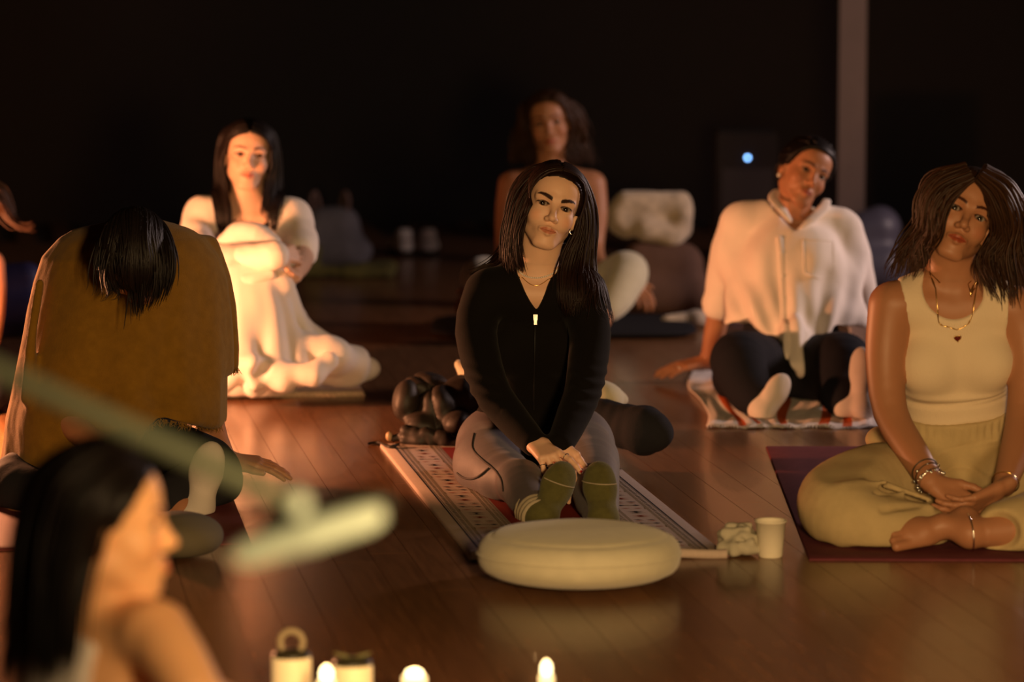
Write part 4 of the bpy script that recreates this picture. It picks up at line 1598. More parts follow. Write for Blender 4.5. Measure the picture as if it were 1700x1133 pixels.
# ------------------------------------------------------------------ woman in the white shirt, on the striped towel
def woman_shirt():
    H = Head(at(1352, 288, 10.90), yaw=20, pitch=2, roll=27, sc=1.0)
    J = dict(pel=at(1312, 606, 10.80), neck=at(1318, 358, 10.98), sl=at(1228, 372, 11.00), sr=at(1400, 384, 11.00), fwd=A(0, -1, .2))
    armL = [J['sl'], at(1210, 430, 11.03), at(1198, 495, 11.08), at(1186, 555, 11.11), at(1177, 598, 11.12)]
    armR = [J['sr'], at(1418, 440, 11.03), at(1430, 508, 11.08), at(1440, 570, 11.11), at(1446, 604, 11.12)]
    rA = [.052, .047, .040, .036, .028]
    legL = [at(1280, 615, 10.74), at(1246, 606, 10.52), at(1226, 600, 10.36), at(1240, 640, 10.28), at(1262, 672, 10.20)]
    legR = [at(1350, 615, 10.74), at(1388, 606, 10.52), at(1400, 604, 10.36), at(1400, 642, 10.28), at(1404, 676, 10.20)]
    rL = [.094, .092, .072, .058, .038]
    F = Field(.02)
    torso(F, J, -.014)
    head_shape(F, H, .98); neck_shape(F, J, H, .050)
    limbs(F, armL, rA); limbs(F, armR, rA)
    limbs(F, legL, rL, -.004); limbs(F, legR, rL, -.004)
    h1 = hand(F, at(1174, 600, 11.12), A(-.40, -.12, -.07), A(-.1, -.2, .97), 1, sc=1.0, curl=.12, spread=.2, thumb=(.6, .8, -.1))
    vq = body_mesh(F, H, [h1], hh=.003)
    vq[0][:, 2] = np.maximum(vq[0][:, 2], np.where(np.abs(vq[0][:, 0] - J['pel'][0]) < .30, .014, .003))
    T = np.ones((len(vq[0]), 3))
    face_tint(H, vq[0], T, brow=.0038, browc=(.08, .05, .04), lip=(.72, .36, .32), lash=.2)
    base = A(J['pel'][0], J['pel'][1], 0)
    p = put('person', vq, M_SKIN_TAN, base=base, tint=T, category='person',
            label='woman with pulled back hair in a white shirt, leaning back on the striped towel')
    make_eyes(H, p, gaze=(-.25, 1, 0))
    u, f, r = J['u'], J['f'], J['r']
    # shirt
    G = Field(.02)
    torso(G, J, .020, k=.06, bust=.45)
    G.ell(J['chest'] + f * .05, A(.13, .07, .12), J['R'], .08)
    limbs(G, armL[:3], rA[:3], .016, k=.03)
    limbs(G, armR, rA, .014, k=.03)
    G.ell(lerp(J['pel'], J['neck'], .25) + f * .03, A(.185, .125, .15), J['R'], .06)
    G.cap(at(1222, 420, 10.98), at(1235, 530, 10.84), .05, .06, .06)
    G.cap(at(1408, 430, 10.98), at(1408, 535, 10.84), .05, .06, .06)
    G.cap(at(1318, 560, 10.64), at(1318, 610, 10.52), .055, .03, .06)
    hx = np.array([at(px, 560, 10.75)[0] for px in (1170, 1200, 1222, 1245, 1268, 1290, 1317, 1345, 1365, 1386, 1410, 1432, 1460)])
    hz = np.array([at(1300, py, 10.72)[2] for py in (540, 540, 534, 527, 548, 578, 614, 582, 560, 546, 546, 548, 548)])

    def hem(P):
        fr = np.clip((P[..., 1] - 10.72) / .10, 0, 1)
        return np.where(P[..., 1] > 10.96, -1.0, (np.interp(P[..., 0], hx, hz) * (1 - fr) + (hz[0] - .01) * fr - P[..., 2]) * .6)
    G.fn(hem, [-1e3] * 3, [1e3] * 3, .004, 'i')
    G.cap(J['neck'] - u * .015, H.w(0, 0, -.03), .062, .075, .010, 's')
    ap = at(1320, 385, 10.84)

    def wedge(P):
        x = P - ap
        return np.maximum(np.abs(x @ r + .0) * .80 - (x @ u) * .55, -(x @ f + .16))
    G.fn(wedge, ap + A(-.1, -.2, -.01), ap + A(.1, .25, .2), .004, 's')
    oc = at(1318, 690, 10.7)

    def shirt_disp(v):
        th = np.arctan2(v[:, 0] - oc[0], v[:, 2] - oc[2] + .02)
        low = np.clip((at(1318, 395, 10.8)[2] - v[:, 2]) / .18, 0, 1) * np.clip((10.98 - v[:, 1]) / .06, 0, 1)
        rip = np.sin(th * 19 + 1.3 * np.sin(v[:, 2] * 9) + .6) + .5 * np.sin(th * 37 + v[:, 2] * 6)
        return .0095 * low * rip + .003 * fold(v * A(1.6, 1, .5), 34, 3) + .0015 * fold(v, 70, 1)
    v, q = G.mesh(.0060)
    n = normals(v, q)
    v += n * shirt_disp(v)[:, None]
    sh = put('shirt', (v, q), M_WHITE_SHIRT, p)
    # rolled cuff, collar, placket, pocket, buttons
    c = armL[2]; d = unit(armL[3] - armL[2])
    K = Field(.01)
    K.cap(c - d * .020, c + d * .020, .060, .062)
    K.cap(c - d * .03, c + d * .05, .043, .043, .004, 's')
    v, q = K.mesh(.005)
    v += normals(v, q) * (.003 * fold(v, 60, 2))[:, None]
    put('rolled_cuff', (v, q), M_WHITE_SHIRT, sh)
    ne = J['neck']
    K = Field(.006)
    for sg, pts in ((-1, [(1290, 318, 10.99), (1284, 330, 10.93), (1298, 348, 10.86), (1312, 368, 10.84)]), (1, [(1372, 334, 10.99), (1366, 348, 10.93), (1348, 364, 10.87), (1330, 378, 10.84)])):
        P = [at(*x) for x in pts]
        K.chain(P, [.016, .020, .018, .008], .01, n=f * .7 + u * .6, sq=4.0, sub=3)
    v, q = K.mesh(.004)
    put('collar', (v, q), M_WHITE_SHIRT, sh)
    pl = []
    for t in np.linspace(0, 1, 26):
        pl.append(at(1321 + 4 * math.sin(t * 3), 390 + t * 205, 10.2))
    P = np.array(pl)
    for _ in range(40):
        P = P + A(0, 1, -.10) * np.maximum(G.eval(P) - shirt_disp(P) - .001, 0)[:, None] * .9
    K = Field(.004)
    K.chain(list(P), [.013] * 26, .006, n=A(0, 1, -.1), sq=3.6)
    v, q = K.mesh(.004)
    put('placket', (v, q), M_WHITE_SHIRT, sh)
    for i in (3, 8, 13, 18):
        put('button', ball(P[i] - A(0, .006, 0), (.0055, .003, .0055), 8, 5), M_PEARL, sh)
    K = Field(.004)
    cor = [at(*x, 10.3) for x in ((1357, 392), (1412, 396), (1410, 452), (1384, 462), (1358, 452))]
    g = []
    for i in range(5):
        for t in np.linspace(0, 1, 8, endpoint=False):
            g.append(lerp(cor[i], cor[(i + 1) % 5], t))
    P2 = np.array(g)
    for _ in range(40):
        P2 = P2 + A(0, 1, -.10) * np.maximum(G.eval(P2) - shirt_disp(P2) - .0005, 0)[:, None] * .9
    put('pocket', tube(P2, .0022, 6, closed=True), M_WHITE_SHIRT, sh)
    # trousers, socks
    L = Field(.02)
    limbs(L, legL[:4] + [lerp(legL[3], legL[4], .75)], [.100, .102, .084, .070, .056], .004, sub=4, k=.03)
    limbs(L, legR[:4] + [lerp(legR[3], legR[4], .75)], [.100, .102, .084, .070, .056], .004, sub=4, k=.03)
    L.ell(J['pel'], A(.18, .13, .12), J['R'], .06)
    L.ell(lerp(J['pel'], J['neck'], .22), A(.155, .120, .11), J['R'], .05)
    L.cap(at(1225, 628, 10.62), at(1268, 640, 10.6), .08, .08, .05)
    L.cap(at(1400, 632, 10.62), at(1360, 645, 10.6), .08, .08, .05)
    L.fn(lambda P: .012 - P[..., 2], [-1e3] * 3, [1e3] * 3, .015, 'i')
    v, q = L.mesh(.007)
    v += normals(v, q) * (.004 * fold(v, 28, 2))[:, None]
    v[:, 2] = np.maximum(v[:, 2], .010)
    put('trousers', (v, q), M_NAVY, p)
    for hl, te, an, so in ((at(1273, 698, 10.14), at(1306, 632, 10.17), legL[-1], A(.55, -1, -.25)), (at(1424, 690, 10.12), at(1422, 578, 10.20), legR[-1], A(-.75, -1, -.2))):
        S = Field(.02)
        foot(S, hl, te, so, an, .98, inf=.003)
        d = unit(an - hl)
        S.cap(an - d * .01, an + unit(A(0, 1, .15)) * .03, .038, .036, .02)
        v, q = S.mesh(.005)
        v[:, 2] = np.maximum(v[:, 2], .012)
        put('sock', (v, q), M_SOCK_WHITE, p)
    C = Field(.02)
    head_shape(C, H)
    # hair pulled back into a knot
    make_hair(H, C, p, M_HAIR_BLACK, n=330, part=.0, length=(.12, .16), back=1.6, fwd=0, r=.0042, vol=.012, grav=.0, seed=4, front_pull=0, down=.1, cling=.8, cap=.016)
    kn = Field(.02)
    kn.ell(H.w(.0, -.115, .03), A(.042, .035, .042) * 1.0)
    put('hair_knot', kn.mesh(.005), mat('black_hair_knot', (.008, .006, .006), .45, bump=.6, bscale=120), p)
    put('earring', ball(H.w(-.076, -.006, -.045), .0065, 12, 9), M_PEARL, p)
    w = h1['box'][0]
    put('ring', ring_around(lerp(h1['kn'][1][0], h1['kn'][1][1], .5), h1['kn'][1][1] - h1['kn'][1][0], .0098, .0016, 18), M_SILVER, p)
    put('ring', ring_around(lerp(h1['kn'][2][0], h1['kn'][2][1], .5), h1['kn'][2][1] - h1['kn'][2][0], .0094, .0016, 18), M_SILVER, p)


woman_shirt()
# ------------------------------------------------------------------ woman under the cream blanket, left
def woman_blanket():
    H = Head(at(414, 257, 10.93), yaw=8, pitch=5, roll=6, sc=1.0)
    J = dict(pel=at(420, 590, 11.15), neck=at(411, 335, 11.02), sl=at(338, 358, 11.02), sr=at(484, 362, 11.02), fwd=A(0, -1, 0))
    armL = [J['sl'], at(325, 388, 10.95), at(346, 424, 10.78), at(402, 430, 10.60), at(458, 424, 10.50)]
    armR = [J['sr'], at(498, 392, 10.96), at(500, 428, 10.82), at(492, 446, 10.68), at(482, 458, 10.58)]
    rA = [.050, .046, .040, .036, .026]
    legL = [at(395, 600, 11.1), at(392, 520, 10.85), at(396, 440, 10.66), at(400, 540, 10.66), at(404, 628, 10.72)]
    legR = [at(450, 600, 11.1), at(450, 520, 10.85), at(452, 440, 10.66), at(456, 540, 10.66), at(458, 628, 10.72)]
    rL = [.09, .08, .058, .05, .035]
    F = Field(.02)
    torso(F, J, -.003)
    head_shape(F, H, .98); neck_shape(F, J, H, .048)
    limbs(F, armL, rA); limbs(F, armR, rA)
    limbs(F, legL, rL); limbs(F, legR, rL)
    h1 = hand(F, at(480, 460, 10.57), A(-.35, -.1, -.02), A(.2, -.9, .3), 1, sc=.95, curl=.3)
    h2 = hand(F, at(460, 424, 10.50), A(.3, .35, .0), A(.2, -.9, .3), 1, sc=.92, curl=.5)
    vq = body_mesh(F, H, [h1, h2], hh=.003)
    vq[0][:, 2] = np.maximum(vq[0][:, 2], .016)
    T = np.ones((len(vq[0]), 3))
    face_tint(H, vq[0], T, brow=.0034, browc=(.12, .07, .06), lip=(.80, .38, .34), lash=.25)
    base = A(J['pel'][0], J['pel'][1], 0)
    p = put('person', vq, M_SKIN, base=base, tint=T, category='person',
            label='woman in a white long-sleeved top hugging her knees under the cream blanket')
    make_eyes(H, p, gaze=(.1, 1, 0))
    u, f, r = J['u'], J['f'], J['r']
    G = Field(.02)
    torso(G, J, .006)
    G.ell(J['neck'] + f * .07 + u * .02, A(.085, .09, .10), J['R'], .008, 's')
    G.cap(J['neck'] - u * .02, H.w(0, 0, -.03), .075, .08, .01, 's')
    for sh in (J['sl'], J['sr']):
        G.ell(lerp(J['neck'], sh, 1.0), A(.062, .12, .09), J['R'], .008, 's')
    put('black_top', G.mesh(.007), M_BLACK, p)
    G = Field(.02)
    limbs(G, armL, [.050, .046, .040, .037, .034], .009, k=.03); limbs(G, [armR[0], armR[1], armR[2]], rA, .012, k=.03)
    for sh, sg in ((J['sl'], -1), (J['sr'], 1)):
        G.cap(lerp(J['neck'], sh, .62), sh, .050, .062, .03)
        G.cap(lerp(J['neck'], sh, .85) - u * .02 + f * .03, lerp(J['neck'], sh, .9) - u * .12 + f * .05, .05, .05, .04)
    v, q = G.mesh(.006)
    v += normals(v, q) * (.004 * fold(v, 45, 2) + .002 * fold(v, 90, 4))[:, None]
    put('white_sleeves', (v, q), M_WHITE_SHIRT, p)
    C = Field(.02)
    head_shape(C, H); neck_shape(C, J, H); torso(C, J, .012)
    d = 10.93
    hair_sheets(H, C, p, M_HAIR_BLACK, [
        [gp(d, (413, 222), (386, 238, .02), (373, 262, .03), (373, 288, .03), (379, 322, .02), (384, 352, -.01), (384, 392, -.02)),
         gp(d, (404, 200, .06), (372, 218, .08), (362, 255, .09), (359, 300, .09), (358, 345, .06), (364, 395, .04))],
        [gp(d, (417, 222), (440, 238, .02), (449, 268, .03), (446, 300, .03), (439, 330, .01), (434, 362, 0)),
         gp(d, (424, 200, .06), (454, 218, .08), (464, 258, .09), (467, 300, .09), (466, 345, .06), (460, 392, .03))]],
        n=190, r=.0040, depth=.04, jit=.004, seed=5, cap=.009,
        back=([H.w(0, -.05, .02), at(412, 300, 11.1), at(412, 360, 11.14)], [.09, .09, .08]))

    # cream blanket lying over the raised knees
    B = Field(.03)
    B.chain([at(392, 446, 10.62), at(424, 440, 10.60), at(456, 446, 10.62)], [.070, .066, .066], .04)
    for a in (legL, legR):
        B.chain([a[2], a[3], a[4]], [.066, .066, .07], .05)
    B.cap(at(410, 520, 10.78), at(430, 600, 10.68), .10, .12, .06)
    B.cap(at(376, 470, 10.74), at(356, 620, 10.68), .06, .09, .06)
    # falling folds: from the knees to the floor
    tops = [(385, 452), (402, 448), (420, 450), (438, 448), (456, 450), (470, 460), (476, 480)]
    foots = [(380, 625, 10.45), (408, 600, 10.38), (424, 640, 10.40), (462, 628, 10.38), (500, 622, 10.42), (545, 600, 10.55), (600, 612, 10.70)]
    mids = [(380, 540, 10.50), (404, 530, 10.46), (428, 545, 10.45), (452, 540, 10.46), (478, 548, 10.50), (500, 545, 10.58), (512, 550, 10.66)]
    for (a, b), m_, c in zip(tops, mids, foots):
        B.chain([at(a, b, 10.55), at(*m_), A(*at(*c)[:2], max(at(*c)[2], .03))], [.022, .032, .040], .026, sub=5)
    for a, b, r_ in (((500, 575, 10.50), (560, 588, 10.50), .045), ((440, 620, 10.36), (520, 622, 10.36), .03), ((520, 622, 10.36), (545, 600, 10.40), .03), ((545, 592, 10.5), (590, 600, 10.6), .05),
                     ((560, 622, 10.6), (618, 612, 10.72), .022), ((480, 600, 10.55), (580, 612, 10.62), .06),
                     ((385, 610, 10.36), (418, 606, 10.34), .022), ((418, 606, 10.34), (422, 640, 10.34), .018), ((385, 625, 10.38), (370, 640, 10.38), .03), ((440, 610, 10.4), (470, 636, 10.36), .028)):
        B.cap(at(*a), at(*b), r_, r_, .035)
    for a, b, r_ in (((425, 630, 10.30), (436, 612, 10.34), .022), ((398, 636, 10.30), (400, 622, 10.30), .012), ((505, 612, 10.38), (525, 606, 10.42), .012)):
        B.cap(at(*a), at(*b), r_, r_ * .8, .02, 's')
    B.fn(lambda P: .0125 - P[..., 2], [-1e3] * 3, [1e3] * 3, .01, 'i')
    v, q = B.mesh(.0062)
    n = normals(v, q)
    v += n * (.005 * fold(v * A(1.8, 1, .35), 36, 2) + .002 * fold(v, 60, 1))[:, None]
    v[:, 2] = np.maximum(v[:, 2], .0125)
    bb = v.mean(0); bb[2] = 0
    bl = put('blanket', (v, q), M_BLANKET, base=bb, label='cream blanket draped over raised knees and spread across the straw mat', category='blanket')
    # bunched upper edge held against the chest
    B = Field(.02)
    B.chain([at(372, 402, 10.74), at(395, 388, 10.70), at(425, 388, 10.68), at(455, 402, 10.68)], [.024, .034, .034, .022], .02, sub=4)
    B.chain([at(368, 460, 10.60), at(410, 466, 10.52), at(450, 456, 10.52)], [.02, .024, .02], .03, sub=4)
    v, q = B.mesh(.006)
    v += normals(v, q) * (.005 * fold(v, 50, 3))[:, None]
    put('gathered_edge', (v, q), M_BLANKET, bl)


woman_blanket()
# ------------------------------------------------------------------ woman at the back, behind the woman in black
def woman_back():
    H = Head(at(910, 204, 12.52), yaw=-4, pitch=2, roll=-7, sc=1.02)
    J = dict(pel=at(915, 500, 12.70), neck=at(915, 288, 12.62), sl=at(848, 306, 12.62), sr=at(985, 306, 12.62), fwd=A(0, -1, 0))
    armL = [J['sl'], at(841, 355, 12.60), at(838, 415, 12.55), at(830, 450, 12.4), at(812, 470, 12.3)]
    armR = [J['sr'], at(990, 355, 12.60), at(986, 415, 12.55), at(1000, 448, 12.4), at(1030, 462, 12.3)]
    rA = [.048, .043, .037, .034, .026]
    legL = [at(885, 505, 12.62), at(840, 485, 12.45), at(800, 462, 12.32), at(830, 500, 12.22), at(880, 530, 12.16)]
    legR = [at(950, 505, 12.62), at(1000, 482, 12.45), at(1042, 452, 12.32), at(1026, 490, 12.22), at(1000, 526, 12.14)]
    rL = [.09, .084, .066, .056, .038]
    F = Field(.02)
    torso(F, J, -.002)
    head_shape(F, H, .98); neck_shape(F, J, H, .048)
    limbs(F, armL, rA); limbs(F, armR, rA); limbs(F, legL, rL, -.005); limbs(F, legR, rL, -.005)
    h1 = hand(F, armR[-1], A(.2, -.15, -.12), A(.1, -.5, .8), -1, curl=.4)
    h2 = hand(F, armL[-1], A(-.2, -.15, -.12), A(-.1, -.5, .8), 1, curl=.4)
    for hl, te, s_ in ((legR[-1] + A(.02, -.02, -.05), legR[-1] + A(-.17, -.06, -.045), 1), (legL[-1] + A(-.02, -.02, -.05), legL[-1] + A(.15, .06, -.045), 1)):
        foot(F, hl, te, A(0, -.3, -1), None, .95)
    vq = body_mesh(F, H, [h1, h2], h=.008, hh=.0034)
    vq[0][:, 2] = np.maximum(vq[0][:, 2], .034)
    T = np.ones((len(vq[0]), 3))
    face_tint(H, vq[0], T, browc=(.15, .09, .07))
    p = put('person', vq, M_SKIN_TAN, base=A(J['pel'][0], J['pel'][1], 0), tint=T, category='person',
            label='curly-haired woman in a strappy top sitting cross-legged behind the woman in black')
    make_eyes(H, p)
    u, f, r = J['u'], J['f'], J['r']
    G = Field(.02)
    torso(G, J, .006)
    tz = lerp(J['pel'], J['neck'], .72)
    G.fn(lambda P: (P - tz) @ u, [-1e3] * 3, [1e3] * 3, .01, 'i')
    for sh in (J['sl'], J['sr']):
        G.ell(sh - u * .06, A(.055, .12, .11), J['R'], .008, 's')
    tp = put('strappy_top', G.mesh(.008), M_WHITE_SHIRT, p)
    for sg in (-1, 1):
        pts = project(F, np.array([tz + r * sg * .075 + f * .10 + u * t * .15 - f * t * .08 for t in np.linspace(0, 1, 14)]), .002)
        put('strap', tube(pts, .0065, 6), M_WHITE_SHIRT, tp)
    L = Field(.02)
    limbs(L, legL[:4] + [lerp(legL[3], legL[4], .6)], rL, .012, sub=4, k=.03); limbs(L, legR[:4] + [lerp(legR[3], legR[4], .6)], rL, .012, sub=4, k=.03)
    L.ell(J['pel'], A(.17, .12, .11), J['R'], .06)
    L.fn(lambda P: .036 - P[..., 2], [-1e3] * 3, [1e3] * 3, .015, 'i')
    v, q = L.mesh(.008)
    v += normals(v, q) * (.004 * fold(v, 30, 2))[:, None]
    put('trousers', (v, q), M_CREAM, p)
    C = Field(.02)
    head_shape(C, H); neck_shape(C, J, H); torso(C, J, .01)
    d = 12.52
    hair_sheets(H, C, p, M_HAIR_BROWN, [
        [gp(d, (912, 168), (892, 180, .02), (884, 205, .04), (887, 235, .05), (889, 260, .05), (878, 280, .06)),
         gp(d, (905, 161, .05), (872, 178, .08), (858, 218, .10), (851, 252, .12), (840, 276, .14))],
        [gp(d, (917, 168), (937, 180, .02), (947, 205, .04), (945, 235, .05), (942, 260, .05), (952, 280, .06)),
         gp(d, (924, 161, .05), (953, 178, .08), (968, 215, .10), (978, 250, .12), (986, 276, .14))]],
        n=150, r=.0050, depth=.05, jit=.010, seed=6, wave=.010, cap=.009,
        back=([H.w(0, -.05, .02), at(914, 250, 12.7), at(914, 290, 12.74)], [.09, .10, .09]))


woman_back()
# ------------------------------------------------------------------ person bent forward under the mustard shawl
def person_shawl():
    D = 8.72
    H = Head(at(226, 478, 8.46), yaw=3, pitch=-62, roll=-4, sc=1.02)
    J = dict(pel=at(205, 748, 9.00), neck=at(222, 410, 8.72), sl=at(126, 440, 8.76), sr=at(316, 438, 8.76), fwd=A(0, -1, -.5))
    armL = [J['sl'], at(98, 540, 8.70), at(84, 650, 8.62), at(130, 715, 8.50), at(180, 745, 8.40)]
    armR = [J['sr'], at(338, 540, 8.74), at(340, 640, 8.72), at(352, 712, 8.78), at(372, 756, 8.84)]
    rA = [.052, .047, .042, .036, .027]
    legL = [at(150, 765, 8.95), at(80, 790, 8.75), at(30, 815, 8.55), at(110, 840, 8.42), at(200, 850, 8.38)]
    legR = [at(260, 765, 8.95), at(310, 775, 8.75), at(352, 795, 8.58), at(290, 830, 8.46), at(316, 858, 8.40)]
    rL = [.10, .09, .068, .058, .040]
    F = Field(.02)
    torso(F, J, -.002)
    head_shape(F, H); neck_shape(F, J, H)
    limbs(F, armL, rA); limbs(F, armR, rA); limbs(F, legL, rL); limbs(F, legR, rL)
    h1 = hand(F, at(376, 762, 8.84), A(.46, -.05, -.05), A(0, -.2, 1), 1, sc=1.0, curl=.18, spread=.1, thumb=(.5, .8, -.1))
    h2 = hand(F, armL[-1], A(.2, -.2, -.2), A(0, -.5, .8), 1, curl=.4)
    vq = body_mesh(F, H, [h1, h2], hh=.0034)
    vq[0][:, 2] = np.maximum(vq[0][:, 2], .005)
    T = np.ones((len(vq[0]), 3))
    face_tint(H, vq[0], T)
    p = put('person', vq, M_SKIN_TAN, base=A(J['pel'][0], J['pel'][1], 0), tint=T, category='person',
            label='dark-haired person bent forward under a mustard shawl, face hidden')
    make_eyes(H, p)
    L = Field(.02)
    limbs(L, legL, rL, .012, sub=4, k=.03); limbs(L, legR[:4] + [lerp(legR[3], legR[4], .5)], rL, .012, sub=4, k=.03)
    L.ell(J['pel'], A(.19, .13, .12), None, .06)
    L.fn(lambda P: .008 - P[..., 2], [-1e3] * 3, [1e3] * 3, .015, 'i')
    v, q = L.mesh(.008)
    v += normals(v, q) * (.004 * fold(v, 30, 2))[:, None]
    put('trousers', (v, q), M_DARK, p)
    S = Field(.02)
    hl, te = at(322, 862, 8.38), at(350, 738, 8.44)
    foot(S, hl, te, A(-.12, -1, -.2), legR[-1], 1.02, inf=.004)
    v, q = S.mesh(.0045)
    v[:, 2] = np.maximum(v[:, 2], .007)
    put('sock', (v, q), M_SOCK_WHITE, p)
    # shawl
    G = Field(.03)
    pys = [368, 385, 400, 430, 470, 520, 580, 640, 700, 815]
    lx = [185, 118, 92, 62, 47, 36, 24, 12, 2, -4]
    rx = [262, 312, 335, 356, 368, 374, 377, 377, 374, 366]
    zs = [at(200, y, D)[2] for y in pys][::-1]
    ax = [(at(b, y, D)[0] - at(a, y, D)[0]) / 2 for a, b, y in zip(lx, rx, pys)][::-1]
    cx = [(at(b, y, D)[0] + at(a, y, D)[0]) / 2 for a, b, y in zip(lx, rx, pys)][::-1]
    by = [.06, .10, .14, .19, .22, .24, .25, .26, .27, .27][::-1]
    cy = [8.80, 8.80, 8.80, 8.805, 8.805, 8.79, 8.77, 8.76, 8.75, 8.75][::-1]

    def fo(th, z):
        zt = np.clip((zs[-2] - z) / .5, 0, 1)
        return .030 * zt * np.sin(th * 5 + 1.0) * np.sin(th * 2 + z * 3) + .016 * zt * np.sin(th * 13 + z * 2)
    G.fn(*loft_fn(zs, cx, cy, ax, by, fo), k=.02)
    # back sheet that hangs wider on the right, with its own hem
    G.chain([at(345, 410, 8.86), at(372, 480, 8.88), at(382, 560, 8.88), at(386, 612, 8.88)], [.030, .020, .016, .014], .03, sub=4)
    G.chain([at(66, 470, 8.62), at(52, 560, 8.57), at(42, 660, 8.55)], [.012, .016, .02], .03, sub=4)
    # lap bulge and lifted hem
    G.ell(at(215, 690, 8.60), A(.17, .12, .05), None, .06)
    hemx = [at(px, 700, 8.55)[0] for px in (-10, 60, 140, 200, 240, 270, 300, 330, 360, 372, 378, 400)]
    hemz = [at(200, py, 8.55)[2] for py in (812, 812, 800, 760, 716, 694, 702, 716, 722, 716, 640, 640)]

    def hem(P):
        h = np.interp(P[..., 0], hemx, hemz)
        hb = at(386, 612, 8.88)[2]
        h = np.where((P[..., 0] > at(376, 600, 8.88)[0]), hb, h)
        return (h - P[..., 2]) * .7
    G.fn(hem, [-1e3] * 3, [1e3] * 3, .006, 'i')
    # hollow below so that the legs show
    G.ell(at(320, 752, 8.50), A(.12, .20, .065), None, .02, 's')
    v, q = G.mesh(.0062)
    low = np.clip((at(200, 430, D)[2] - v[:, 2]) / .35, 0, 1)
    v += normals(v, q) * (.003 * fold(v * A(1.5, 1, .5), 26, 2) + .010 * low * np.sin(v[:, 0] * 31 + .8 * np.sin(v[:, 2] * 9)) + .0008 * fold(v, 120, 1))[:, None]
    sh = put('shawl', (v, q), M_MUSTARD, p, label='mustard woven shawl with a frayed hem')
    rg = np.random.RandomState(2)
    fr = []
    for i in range(230):
        if i < 150:
            px = 250 + rg.rand() * 124
            x = at(px, 700, 8.55)[0]
            z = np.interp(x, hemx, hemz)
            P = A(x, 8.2, z + .006)
            for _ in range(30):
                P = P + A(0, 1, 0) * max(float(G.eval(P[None])[0]), 0)
            if P[1] > 9.0:
                continue
        else:
            P = at(377 + rg.rand() * 18, 611, 8.86 + rg.rand() * .04)
        ln = .008 + .016 * rg.rand()
        d = unit(A(rg.randn() * .6, rg.randn() * .4, -1))
        fr.append(tube([P, P + d * ln * .6, P + d * ln + A(rg.randn() * .004, 0, 0)], [.0010, .0009, .0004], 4))
    put('frayed_hem', merge(fr), M_MUSTARD, sh, kind='stuff')
    # hair falling forward from the bowed head
    C = Field(.02)
    head_shape(C, H)
    d = 8.42
    hair_sheets(H, C, p, M_HAIR_BLACK, [
        [gp(d, (222, 356, .14), (190, 366, .08), (168, 400, .02), (162, 440, .0), (166, 474, 0), (156, 490, .0)),
         gp(d, (224, 360, .10), (205, 390, .0), (192, 430, -.02), (188, 465, -.01), (196, 494, .0), (176, 502, 0))],
        [gp(d, (226, 356, .14), (262, 368, .08), (284, 405, .02), (288, 445, .0), (280, 480, 0), (268, 505, 0)),
         gp(d, (225, 360, .10), (245, 390, .0), (256, 430, -.02), (256, 470, -.02), (246, 510, -.01), (238, 528, 0))],
        [gp(d, (204, 354, .15), (190, 380, .06), (184, 420, .0), (184, 460, 0), (180, 488, 0)),
         gp(d, (216, 352, .15), (208, 380, .06), (204, 420, .0), (204, 460, 0), (206, 500, 0)),
         gp(d, (228, 352, .15), (228, 380, .06), (228, 420, .0), (226, 460, 0), (228, 510, 0)),
         gp(d, (240, 352, .15), (250, 380, .06), (254, 420, .0), (252, 460, 0), (246, 505, 0)),
         gp(d, (252, 356, .15), (272, 384, .06), (276, 420, .0), (274, 460, 0), (262, 490, 0))],
        [gp(d, (224, 358, .12), (220, 390, .0), (216, 430, -.02), (216, 460, -.01), (222, 500, 0), (226, 536, .0)),
         gp(d, (226, 358, .12), (236, 390, .0), (242, 430, -.02), (242, 470, -.02), (236, 500, -.01), (232, 530, 0))]],
        n=170, r=.0036, depth=.03, jit=.005, seed=9, cap=.009, flyaway=.16, cut=(.7, 1.0))


person_shawl()
